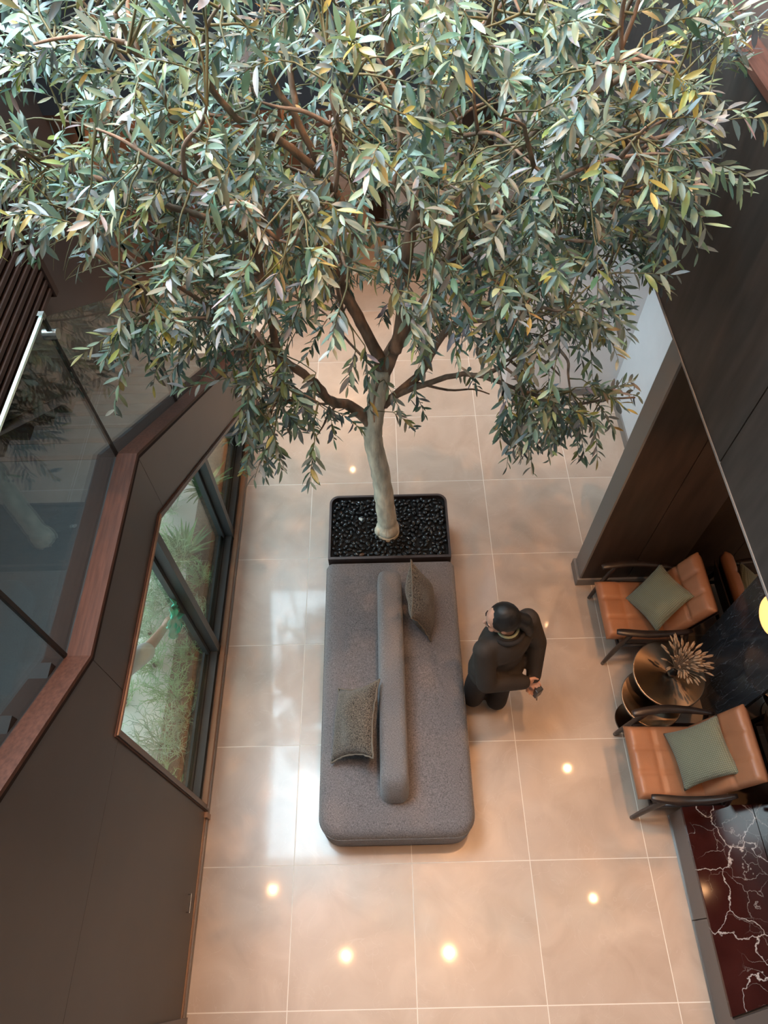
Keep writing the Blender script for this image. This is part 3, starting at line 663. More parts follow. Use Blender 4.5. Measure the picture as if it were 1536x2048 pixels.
# ------------------------------------------------------------------ cushions
def pillow_mesh(wd, ht, th, name, n=22, pinch=0.10, lump=0.0, seed=1):
    rnd = random.Random(seed); ph = [rnd.uniform(0, 6.28) for _ in range(6)]
    vs = []; fs = []
    def prof(a): return (1-abs(a)**2.6)
    for side in (1, -1):
        for i in range(n+1):
            for j in range(n+1):
                a = -1+2*i/n; b = -1+2*j/n
                x = a*wd/2*(1-pinch*(1-b*b)*abs(a)**3*.9); y = b*ht/2*(1-pinch*(1-a*a)*abs(b)**3*.9)
                k = max(0, prof(a))*max(0, prof(b)); z = side*th/2*k**0.55
                z += lump*k*(math.sin(3*a+2.2*b+ph[0])+.7*math.sin(5*b-2*a+ph[1])+.5*math.sin(7*a+ph[2]))*.33
                vs.append((x, y, z))
    m_ = (n+1)*(n+1)
    for s in (0, 1):
        for i in range(n):
            for j in range(n):
                q = [s*m_+i*(n+1)+j, s*m_+(i+1)*(n+1)+j, s*m_+(i+1)*(n+1)+j+1, s*m_+i*(n+1)+j+1]
                fs.append(tuple(q if s == 0 else q[::-1]))
    me = bpy.data.meshes.new(name); me.from_pydata(vs, [], fs)
    bm = bmesh.new(); bm.from_mesh(me); bmesh.ops.remove_doubles(bm, verts=bm.verts, dist=0.0008); bmesh.ops.recalc_face_normals(bm, faces=bm.faces); bm.to_mesh(me); bm.free(); return me
def basis(loc, ex, ey):
    ex = Vector(ex).normalized(); ey = Vector(ey); ey = (ey-ex*ey.dot(ex)).normalized(); ez = ex.cross(ey)
    return Matrix(((ex.x, ey.x, ez.x, loc[0]), (ex.y, ey.y, ez.y, loc[1]), (ex.z, ey.z, ez.z, loc[2]), (0, 0, 0, 1)))
def tweed_cushion(label, mtx, seed, wd=0.47, ht=0.47):
    t = thing('tweed_cushion', label, 'cushion', group='brown tweed cushions on the sofa'); t.matrix_basis = mtx
    link('cover', pillow_mesh(wd, ht, 0.16, 'cover', pinch=.17, lump=0.032, seed=seed), 'tweed', t, smooth='all')
    rnd = random.Random(seed); pts = []
    n = 22; P = []
    for k in range(4*n):
        s, i = divmod(k, n); a = -1+2*i/n
        a, b = ((a, -1), (1, a), (-a, 1), (-1, -a))[s]
        x = a*wd/2*(1-0.153*(1-b*b)*abs(a)**3); y = b*ht/2*(1-.153*(1-a*a)*abs(b)**3)
        P.append((x*1.012+rnd.uniform(-.003, .003), y*1.012+rnd.uniform(-.003, .003), rnd.uniform(-.003, .003)))
    MB().tube(P+[P[0]], [rnd.uniform(.004, .0075) for _ in range(len(P)+1)], 6, cap=False).build('frayed_trim', 'fringe', t, smooth='all')
    return t
# standing cushion, right of the backrest (top edge leans on it)
tl_, tr_, bn = Vector((0.165, 2.49, 0.80)), Vector((0.150, 2.04, 0.80)), Vector((0.285, 2.02, 0.44))
ex = (tr_-tl_); ey = (tr_-bn); ctr = (tl_+tr_)/2-ey*0.5+Vector((0.018, 0, 0.01))
tweed_cushion('brown tweed cushion standing upright against the right side of the backrest near the planter', basis(ctr, ex, ey), 3, 0.46, 0.42)
a, b, c_, d_ = Vector((-0.345, 1.655, 0.47)), Vector((-0.075, 1.615, 0.73)), Vector((-0.362, 1.15, 0.47)), Vector((-0.105, 1.12, 0.73))
tweed_cushion('brown tweed cushion lying tilted against the left side of the backrest', basis((a+b+c_+d_)/4+Vector((-.015, 0, .015)), b-a, a-c_), 8, 0.40, 0.50)

# ------------------------------------------------------------------ olive tree
tree = thing('olive_tree', 'tall grey-green olive tree with a pale trunk growing from the pebble planter', 'tree', (0.012, 3.01, PZ-0.05))
skel = []                                     # (point, radius) along all branches
def path3(px, y0, y1):                       # picture track + its depth range -> 3-D polyline
    out = []
    for i, (u, v) in enumerate(px):
        f = i/max(1, len(px)-1); out.append(at(u, v, 1, y0+(y1-y0)*f))
    return out
def smoothpath(pts, n=5, jit=0.0):
    pts = [Vector(p) for p in pts]; out = []
    for i in range(len(pts)-1):
        p0, p1, p2, p3 = pts[max(0, i-1)], pts[i], pts[i+1], pts[min(len(pts)-1, i+2)]
        for k in range(n):
            t = k/n
            q = 0.5*((2*p1)+(-p0+p2)*t+(2*p0-5*p1+4*p2-p3)*t*t+(-p0+3*p1-3*p2+p3)*t**3)
            out.append(q+Vector((random.uniform(-jit, jit), random.uniform(-jit, jit), random.uniform(-jit, jit))))
    out.append(pts[-1]); return out
def limb(pts, r0, r1, name='branch', mat='branch', n=10, jit=0.004):
    sp = smoothpath(pts, 5, jit); k = len(sp)
    rad = [(r0+(r1-r0)*(i/(k-1))**.8)*random.uniform(.94, 1.06) for i in range(k)]
    skel.extend([(p, r) for p, r in zip(sp, rad)])
    return rel(tree, MB().tube(sp, rad, n).build(name, mat, smooth='all'))
trunk = [(0.012, 3.02, PZ-0.06), (0.012, 3.015, PZ+0.0), (0.010, 3.01, 0.55), (-0.005, 3.0, 0.85), (-0.030, 3.0, 1.2), (-0.070, 3.0, 1.55), (-0.066, 3.0, 1.75), (-0.03, 3.0, 2.03), (0.0, 3.0, 2.26)]
sp = smoothpath(trunk, 6, 0.003); k = len(sp)
def tr_rad(z): return 0.098 if z < PZ+.02 else (0.098-(z-PZ-.02)/0.12*0.026 if z < PZ+.14 else max(0.046, 0.078-(z-.55)*0.014))
rel(tree, MB().tube(sp, [tr_rad(p.z)*random.uniform(.96, 1.04) for p in sp], 18).build('trunk', 'bark', smooth='all'))
mb = MB(); ellipsoid(mb, (-0.055, 2.985, PZ+0.03), 0.04, 0.04, 0.06); rel(tree, mb.build('root_flare', 'bark', smooth='all'))
LIMBS = [
 ([(745, 850), (700, 812), (661, 803), (629, 765), (568, 722), (522, 680), (470, 655)], 3.0, 2.75, .040, .016),
 ([(765, 745), (790, 693), (826, 643), (855, 597), (883, 547), (925, 480), (985, 425)], 3.0, 3.25, .052, .028),
 ([(790, 700), (803, 650), (806, 567), (819, 475), (835, 410), (843, 358), (816, 293), (785, 190), (775, 60), (770, -60)], 3.0, 3.1, .040, .018),
 ([(843, 358), (858, 228), (860, 150), (855, 30), (850, -60)], 3.05, 3.3, .026, .015),
 ([(763, 750), (754, 707), (715, 632), (679, 564), (655, 520)], 3.0, 2.95, .040, .026),
 ([(679, 564), (700, 505), (712, 470), (700, 430), (678, 395), (650, 355), (600, 250), (550, 170), (520, 90)], 2.95, 2.9, .026, .012),
 ([(650, 355), (565, 285), (500, 255), (440, 200), (400, 120)], 2.9, 2.6, .020, .010),
 ([(655, 520), (640, 420), (610, 330), (590, 200), (570, 60), (560, -60)], 2.95, 3.4, .022, .010),
 ([(560, 720), (530, 600), (495, 475), (345, 415), (220, 365), (75, 320), (5, 275)], 2.8, 2.55, .022, .008),
 ([(495, 475), (450, 415), (400, 320), (350, 245), (320, 175), (270, 100), (230, 25)], 2.7, 2.5, .018, .008),
 ([(470, 655), (400, 600), (330, 560), (260, 540)], 2.75, 2.55, .015, .006),
 ([(520, 680), (430, 640), (340, 640), (290, 640)], 2.75, 2.45, .013, .005),
 ([(765, 810), (837, 750), (872, 690), (915, 643), (990, 600), (1080, 560), (1180, 540)], 3.0, 2.8, .030, .012),
 ([(770, 812), (808, 783), (912, 751), (966, 754), (1057, 786), (1141, 808), (1200, 800), (1270, 795)], 3.0, 2.5, .022, .005),
 ([(966, 754), (1001, 730), (1060, 690), (1110, 690)], 2.8, 2.6, .010, .004),
 ([(915, 643), (1000, 640), (1080, 630), (1170, 620)], 2.9, 2.6, .014, .006),
 ([(925, 480), (990, 380), (1040, 300), (1110, 225), (1200, 180), (1300, 120)], 3.2, 2.8, .024, .010),
 ([(985, 425), (1060, 390), (1150, 330), (1250, 290), (1350, 270)], 3.25, 2.7, .022, .008),
 ([(883, 547), (915, 470), (950, 350), (1010, 270), (1085, 160), (1150, 40)], 3.1, 3.3, .024, .010),
 ([(1085, 160), (1168, 185), (1203, 115), (1245, 40), (1280, -40)], 3.3, 3.1, .015, .008),
 ([(985, 425), (1080, 440), (1180, 430), (1260, 400)], 3.25, 3.0, .018, .008),
 ([(870, 570), (960, 500), (1050, 470), (1150, 480), (1240, 490)], 3.1, 2.6, .016, .006),
 ([(629, 765), (600, 800), (560, 800), (540, 830)], 2.9, 2.6, .012, .005),
 ([(555, 720), (556, 760), (555, 800)], 2.8, 2.65, .014, .006),
 ([(775, 190), (700, 90), (640, 0), (600, -80)], 3.05, 2.8, .014, .008),
 ([(858, 228), (930, 130), (980, 40), (1010, -60)], 3.1, 2.7, .014, .008),
]
for px, y0, y1, r0, r1 in LIMBS: limb(path3(px, y0, y1), r0, r1)
# crown: leafy sprays
SIL = [(70, -160), (45, 60), (40, 120), (60, 150), (110, 200), (60, 225), (0, 250), (0, 385), (70, 430), (110, 520), (170, 505), (250, 560), (245, 625), (330, 690), (420, 695), (485, 660), (500, 720), (480, 800), (465, 890), (540, 915), (640, 885), (650, 810), (700, 820), (770, 870), (800, 800), (870, 820), (940, 800), (965, 770), (1010, 830), (1045, 860), (1090, 930), (1130, 860), (1210, 850), (1235, 795), (1165, 770), (1165, 700), (1225, 640), (1205, 570), (1285, 505), (1270, 450), (1345, 400), (1470, 310), (1475, 240), (1500, 150), (1440, 60), (1410, -160)]
def inside(u, v, poly=SIL):
    c = False; n = len(poly); j = n-1
    for i in range(n):
        xi, yi = poly[i]; xj, yj = poly[j]
        if (yi > v) != (yj > v) and u < (xj-xi)*(v-yi)/(yj-yi)+xi: c = not c
        j = i
    return c
HOLES = [(745, 735, 120, 100, .16), (890, 730, 110, 80, .2), (620, 690, 70, 70, .3), (720, 600, 60, 70, .35), (930, 640, 70, 50, .5), (735, 460, 42, 110, .12), (600, 590, 60, 60, .45), (735, 660, 60, 60, .45), (870, 690, 70, 60, .35), (690, 780, 60, 40, .35), (800, 820, 60, 40, .25), (940, 700, 60, 60, .4), (970, 790, 50, 40, .15), (1080, 740, 70, 40, .35), (1230, 700, 60, 50, .35), (480, 620, 40, 50, .6), (260, 520, 90, 50, .5), (100, 230, 60, 50, .5), (330, 640, 70, 40, .6), (1130, 580, 60, 40, .7), (570, 840, 80, 50, .7), (640, 720, 50, 50, .4)]
def density(u, v):
    d = 1.0
    for (cx, cy, rx, ry, p) in HOLES:
        if ((u-cx)/rx)**2+((v-cy)/ry)**2 < 1: d = min(d, p)
    return d
rnd = random.Random(21)
CC = Vector((0.0, 2.95, 3.45)); CR = Vector((1.75, 0.98, 1.70))
sprays = []; tries = 0
FORK = Vector((0.0, 3.0, 2.15))
def parent_limb(p):
    best = None; bd = 9e9
    for q, r in skel:
        d = (p-q).length
        if d > .85: continue
        c = d + .45*(q-FORK).length
        if c < bd: bd = c; best = q
    return best, ((p-best).length if best else 9)
def near_limb(p):
    best = None; bd = 9e9
    for q, r in skel:
        d = (p-q).length_squared
        if d < bd: bd = d; best = q
    return best, math.sqrt(bd)
# finer side branches fill the crown so that every spray starts close to wood
side = MB(); cnt = 0
for _ in range(40000):
    if cnt >= 170: break
    p = Vector((rnd.uniform(-1, 1), rnd.uniform(-1, 1), rnd.uniform(-1, 1)))
    if p.length > 1: continue
    p = CC+Vector((p.x*CR.x, p.y*CR.y, p.z*CR.z))
    if p.y < 2.1 or p.x > 1.45 or p.x < -1.5: continue
    u, v, z = proj(p)
    if v < -150 or not inside(u, v) or rnd.random() > density(u, v): continue
    q, d = parent_limb(p)
    if not 0.22 < d < 0.85: continue
    cnt += 1
    sp_ = smoothpath([q, q.lerp(p, .35)+(q-FORK).normalized()*.10*d+Vector((rnd.uniform(-.05, .05), rnd.uniform(-.05, .05), rnd.uniform(-.03, .05)))*d, q.lerp(p, .7)+(q-FORK).normalized()*.06*d+Vector((rnd.uniform(-.05, .05), rnd.uniform(-.05, .05), rnd.uniform(-.03, .05)))*d, p], 4)
    rr_ = [.0095-.0055*i/(len(sp_)-1) for i in range(len(sp_))]
    side.tube(sp_, rr_, 6); skel.extend(zip(sp_, rr_))
rel(tree, side.build('side_branches', 'branch', smooth='all'))['kind'] = 'stuff'
NSPRAY = 1150
while len(sprays) < NSPRAY and tries < 200000:
    tries += 1
    p = Vector((rnd.uniform(-1, 1), rnd.uniform(-1, 1), rnd.uniform(-1, 1)))
    if p.length > 1: continue
    p = CC+Vector((p.x*CR.x, p.y*CR.y, p.z*CR.z))
    if p.y < 2.0: continue
    if p.x > 1.5 or p.x < -1.5 and p.z < 2.5: continue
    u, v, z = proj(p)
    if v < -160 or not inside(u, v): continue
    if rnd.random() > density(u, v)*(1.0 if v < 430 else max(.5, 1-(v-430)/500)): continue
    q, d = near_limb(p)
    if d > 0.30: continue
    if d < 0.02: continue
    if p.z > 3.0 and p.y > 3.55 and rnd.random() < .35: continue
    sprays.append((p, q))
# hanging clusters low on both sides
for (cx, cy, rx, ry, n) in ((1105, 812, 105, 60, 44), (560, 820, 90, 80, 30), (340, 640, 100, 60, 22), (1120, 590, 70, 60, 16), (60, 330, 80, 60, 16), (1080, 880, 60, 40, 8)):
    cand = [q for q, r in skel if ((proj(q)[0]-cx)/rx)**2+((proj(q)[1]-cy)/ry)**2 < 1]
    if not cand: continue
    for _ in range(n):
        q = rnd.choice(cand); sprays.append((q+Vector((rnd.uniform(-.12, .12), rnd.uniform(-.10, .06), rnd.uniform(-.14, .05))), q))
leafV = []                                    # list of (verts, colour, screen size)
tw = MB()
def leaf_verts(base, dirn, up, L, W, curl):
    d = dirn.normalized(); s = d.cross(up)
    if s.length < 1e-4: s = d.orthogonal()
    s.normalize(); nrm = s.cross(d).normalized()
    V = []
    for t, wf in ((0, .10), (.22, .75), (.5, 1.0), (.78, .72), (1.0, .04)):
        c = base+d*L*t+nrm*(-curl*L*t*t); hw = W/2*wf
        V += [c-s*hw+nrm*hw*.35, c, c+s*hw+nrm*hw*.35]
    return V
LF = []
for i in range(4):
    for j in range(2): LF.append((i*3+j, i*3+j+1, (i+1)*3+j+1, (i+1)*3+j))
COLS = [((0.165, 0.225, 0.175), 3.4), ((0.230, 0.290, 0.235), 3.0), ((0.100, 0.150, 0.115), 2.0), ((0.330, 0.385, 0.310), 1.9), ((0.250, 0.255, 0.115), 1.1), ((0.40, 0.335, 0.10), 0.8), ((0.235, 0.235, 0.155), 0.6), ((0.47, 0.51, 0.40), 0.7)]
cw = [c[1] for c in COLS]
for p, q in sprays:
    d = (p-q); dist = d.length; d.normalize()
    out = (p-CC); out.normalize()
    tdir = (d*0.7+out*0.6+Vector((rnd.gauss(0, .35), rnd.gauss(0, .35), rnd.gauss(0, .25)))).normalized()
    droop = rnd.uniform(.0, .65)
    L = rnd.uniform(.14, .26)
    mid = q.lerp(p, .55)+Vector((0, 0, .05*dist))+Vector((rnd.uniform(-.02, .02), rnd.uniform(-.02, .02), 0))
    base = [q, q.lerp(mid, .6), mid, p]
    tw.tube(smoothpath(base, 2), [.0055, .005, .0045, .004, .0035, .003, .0028][:len(smoothpath(base, 2))], 4, cap=False)
    pts = []
    for k in range(5):
        t = k/4; pts.append(p+tdir*L*t+Vector((0, 0, -droop*L*t*t)))
    tw.tube(pts, [.0026, .0023, .002, .0016, .001], 4, cap=False)
    nl = rnd.randint(13, 19); bc = rnd.choices(range(len(COLS)), cw)[0]
    for k in range(nl):
        t = min(0.999, (k+.6)/nl); i = min(3, int(t*4)); f = t*4-i
        b = pts[i].lerp(pts[i+1], f); tg = (pts[i+1]-pts[i]).normalized()
        a = tg.orthogonal().normalized(); a.rotate(Quaternion(tg, k*2.4+rnd.uniform(-.5, .5)))
        ld = (tg*rnd.uniform(.45, .9)+a*rnd.uniform(.5, .95)+Vector((0, 0, -.12))).normalized()
        LL = rnd.uniform(.058, .098)*(0.75 if t > .9 else 1); W = LL*rnd.uniform(.21, .29)
        up = Vector((rnd.gauss(0, .45), rnd.gauss(0, .45), 1)).normalized()
        ci = bc if rnd.random() < .35 else rnd.choices(range(len(COLS)), cw)[0]
        col = [min(1, c*rnd.uniform(.8, 1.2)) for c in COLS[ci][0]]
        V = leaf_verts(b, ld, up, LL, W, rnd.uniform(-.1, .3))
        if any((c.x > 1.575 and c.z < 3.83) or (c.x < -1.385 and c.z < 3.33) for c in V): continue
        u, v, z = proj(V[7])
        size = (LL/z if (z > .3 and 0 < u < 1536 and 0 < v < 2048) else 0)
        leafV.append((V, col, size, (u, v, z)))
# leaves that lie in front in the picture and show largest become single leaf parts
grid = {}
order = sorted(range(len(leafV)), key=lambda i: leafV[i][3][2])
front = []
for i in order:
    u, v, z = leafV[i][3]
    if leafV[i][2] == 0: continue
    cell = (int(u//14), int(v//14))
    if cell in grid: continue
    grid[cell] = 1; front.append(i)
front.sort(key=lambda i: -leafV[i][2]); singles = set(front[:290])
rel(tree, tw.build('twigs', 'twig', smooth='all'))['kind'] = 'stuff'
def leaf_object(idx, name):
    vs = []; fs = []; cols = []
    for i in idx:
        V, col, s, _ = leafV[i]; o0 = len(vs); vs += V; fs += [tuple(j+o0 for j in f) for f in LF]; cols += [(*col, 1)]*len(V)
    me = bpy.data.meshes.new(name); me.from_pydata([tuple(p) for p in vs], [], fs)
    at_ = me.color_attributes.new('Col', 'FLOAT_COLOR', 'POINT'); at_.data.foreach_set('color', [x for c in cols for x in c])
    return rel(tree, link(name, me, 'leaf', smooth='all'))
leaf_object([i for i in range(len(leafV)) if i not in singles], 'foliage')['kind'] = 'stuff'
for i in sorted(singles): leaf_object([i], 'leaf')

# ------------------------------------------------------------------ armchairs
def grid_cushion(w, d, th, cols, rows, groove=0.014, roll=0.02, nx=30, ny=30):
    """upholstered slab: x in [0,d], y in [-w/2,w/2]; seams recessed on the upper face"""
    vs = []; fs = []
    def gro(t, cuts):
        m = min([abs(t-c) for c in cuts] or [1]); return math.exp(-(m/0.012)**2)
    cy = [w*(k/cols-.5) for k in range(1, cols)]; cx = rows
    for side in (1, -1):
        for i in range(nx+1):
            for j in range(ny+1):
                x = d*i/nx; y = w*(j/ny-.5)
                ex = min(x, d-x); ey = min(y+w/2, w/2-y); e = min(ex, ey)
                r = 0.04; k = math.sqrt(max(0, 1-(1-min(1, ex/r))**2))*math.sqrt(max(0, 1-(1-min(1, ey/r))**2))
                z = side*th/2*(0.15+0.85*k)
                if side == 1: z -= groove*max(gro(y, cy), gro(x, cx))*k
                vs.append((x, y, z))
    m_ = (nx+1)*(ny+1)
    for s in (0, 1):
        for i in range(nx):
            for j in range(ny):
                q = [s*m_+i*(ny+1)+j, s*m_+(i+1)*(ny+1)+j, s*m_+(i+1)*(ny+1)+j+1, s*m_+i*(ny+1)+j+1]; fs.append(tuple(q if s == 0 else q[::-1]))
    rim = [i*(ny+1) for i in range(nx+1)]+[nx*(ny+1)+j for j in range(1, ny+1)]+[i*(ny+1)+ny for i in range(nx-1, -1, -1)]+[j for j in range(ny-1, 0, -1)]
    for a, b in zip(rim, rim[1:]+rim[:1]): fs.append((a, b, b+m_, a+m_))
    me = bpy.data.meshes.new('cushion'); me.from_pydata(vs, [], fs)
    bm = bmesh.new(); bm.from_mesh(me); bmesh.ops.recalc_face_normals(bm, faces=bm.faces); bm.to_mesh(me); bm.free(); return me
def armchair(label):
    t = thing('armchair', label, 'chair', group='tan leather armchairs in the lounge')
    o = link('seat', grid_cushion(0.475, 0.53, 0.105, 3, [0.17]), 'leather', t, smooth='all'); o.location = (-0.335, 0, 0.375); o.rotation_euler = (0, math.radians(5), 0)
    o = link('backrest', grid_cushion(0.475, 0.50, 0.10, 3, [0.30]), 'leather', t, smooth='all'); 
    up = Vector((0.36, 0, 0.93)).normalized(); nn = Vector((-up.z, 0, up.x)); ey = nn.cross(up)
    o.matrix_basis = Matrix(((up.x, ey.x, nn.x, 0.135), (up.y, ey.y, nn.y, 0), (up.z, ey.z, nn.z, 0.345), (0, 0, 0, 1)))
    for s in (-1, 1):
        arm = smoothpath([(-0.315, s*.265, .565), (-0.26, s*.275, .572), (-0.10, s*.292, .570), (0.08, s*.285, .556), (0.24, s*.262, .540)], 4)
        k = len(arm); rad = [0.030*math.sin(math.pi*(0.16+0.76*i/(k-1)))**.6 for i in range(k)]
        MB().tube(arm, rad, 12, squash=0.55).build('armrest', 'chairwood', t, smooth='all')
        MB().tube(smoothpath([(-0.285, s*.288, 0.0), (-0.25, s*.283, .28), (-0.20, s*.280, .56)], 4), [.013, .015, .017, .018, .018, .018, .018, .017, .016], 10).build('leg', 'chairwood', t, smooth='all')
        MB().tube(smoothpath([(0.335, s*.262, 0.0), (0.27, s*.265, .28), (0.19, s*.272, .55)], 4), [.013, .015, .017, .018, .018, .018, .018, .017, .016], 10).build('leg', 'chairwood', t, smooth='all')
        MB().tube([(-0.245, s*.268, .315), (0.27, s*.262, .270)], .015, 8).build('side_rail', 'chairwood', t, smooth='all')
    MB().tube([(-0.235, -.27, .30), (-0.235, .27, .30)], .014, 8).build('cross_rail', 'chairwood', t, smooth='all')
    MB().tube([(0.245, -.27, .285), (0.245, .27, .285)], .014, 8).build('cross_rail', 'chairwood', t, smooth='all')
    o = MB().box(-0.005, 0.005, -.22, .22, 0, .42).build('back_board', 'chairwood', t); o.matrix_basis = Matrix(((nn.x, 0, up.x, 0.215), (0, 1, 0, 0), (nn.z, 0, up.z, 0.345), (0, 0, 0, 1)))
    return t
c1 = armchair('tan leather armchair beside the dark partition, farther from the red marble plinth'); c1.location = (1.965, 2.268, 0)
c2 = copy_tree(c1); c2.location = (1.950, 1.140, 0); c2['label'] = 'tan leather armchair between the round tables and the red marble plinth'
def green_pillow(label, loc, ang, tilt):
    t = thing('green_cushion', label, 'cushion', group='sage green cushions on the armchairs')
    e2 = Vector((math.cos(tilt), 0, math.sin(tilt))); e1 = Vector((0, -1, 0))
    a = e1*math.cos(ang)+e2*math.sin(ang); b = e2*math.cos(ang)-e1*math.sin(ang)
    t.matrix_basis = basis(loc, a, b)
    link('cover', pillow_mesh(0.385, 0.385, 0.13, 'cover', pinch=.12, lump=.006, seed=5), 'knit', t, smooth='all')
green_pillow('sage green knitted cushion turned cornerwise on the armchair beside the dark partition', (2.02, 2.275, .555), math.radians(28), math.radians(42))
green_pillow('sage green knitted cushion on the armchair next to the red marble plinth', (2.025, 1.145, .555), math.radians(7), math.radians(42))

# ------------------------------------------------------------------ nested round tables with dried wheat
def round_table(label, cx, cy, z, r, sx, sy, br):
    t = thing('round_table', label, 'table', (cx, cy, 0), group='nested bronze side tables')
    MB().lathe([(r-.004, -.018), (r, -.014), (r, -.002), (r-.003, 0), (r-.008, 0), (r*.5, 0), (.001, 0.0)], (0, 0, z), 64).build('top', 'bronze', t, smooth=True)
    MB().lathe([(.02, .012), (.016, .03), (.016, z-.018)], (sx-cx, sy-cy, 0), 20).build('stem', 'bronze', t, smooth=True)
    MB().lathe([(br, 0), (br, .008), (br-.004, .012), (.01, .013)], (sx-cx, sy-cy, 0), 48).build('base', 'bronze', t, smooth=True)
round_table('taller round bronze side table holding the dried wheat, between the armchairs', 1.975, 1.705, .50, .25, 2.10, 1.80, .15)
round_table('lower round bronze side table tucked under the taller one', 1.875, 1.585, .345, .215, 1.83, 1.53, .14)
vs_ = thing('wheat_vase', 'small black vase of dried wheat on the taller bronze table', 'vase', (1.985, 1.70, .50))
MB().lathe([(.022, 0), (.03, .02), (.032, .06), (.018, .10), (.02, .115), (.014, .112)], (0, 0, 0), 24).build('vessel', 'vase', vs_, smooth=True)
rw = random.Random(4)
for k in range(110):
    a = rw.uniform(0, 6.28); sp_ = rw.uniform(.08, .75)
    d = Vector((math.cos(a)*sp_+.12, math.sin(a)*sp_+.03, 1)).normalized(); Ls = rw.uniform(.15, .23)
    p0 = Vector((0, 0, .10)); p1 = p0+d*Ls*.6; p2 = p0+d*Ls+Vector((d.x, d.y, -.2))*.03
    stem_ = MB().tube([p0, p1, p2], .0012, 4).build('stem', 'wheat', vs_)
    dd = (Vector((d.x*1.5, d.y*1.5, d.z-.35))).normalized()
    pe = [p2+dd*.056*i/5+Vector((0, 0, -.012*(i/5)**2)) for i in range(6)]
    MB().tube(pe, [.003, .0066, .0072, .0066, .0054, .0015], 6).build('wheat_ear', 'wheat', stem_, smooth='all')

# ------------------------------------------------------------------ red marble plinth
rp = thing('marble_plinth', 'low plinth topped with dark red marble veined in white at the lower right', 'table', (2.15, 0.3, 0))
top = [(1.915, 0.868), (1.915, -0.262), (2.30, -0.165), (2.3795, -0.15), (2.3795, 0.868)]
rel(rp, MB().prism(top, 2, 0.27, 0.30).build('marble_top', 'redmarble', bevel=0.002, seg=1))
rel(rp, bx(1.925, 1.945, 0.232, 0.862, 0.0, 0.27).build('side_panel', 'plinth'))
rel(rp, bx(1.925, 1.945, -0.75, 0.226, 0.0, 0.27).build('side_panel', 'plinth'))
rel(rp, bx(1.945, 2.3795, -0.75, 0.862, 0.0, 0.268).build('core', 'plinth'))
rel(rp, MB().prism([(1.925, -0.275), (1.925, -0.75), (2.3795, -0.75), (2.3795, -0.165)], 2, 0.268, 0.296).build('end_cap', 'plinth'))
rel(rp, bx(1.917, 1.925, -0.75, 0.862, 0.0, 0.006).build('metal_edge', 'steel'))

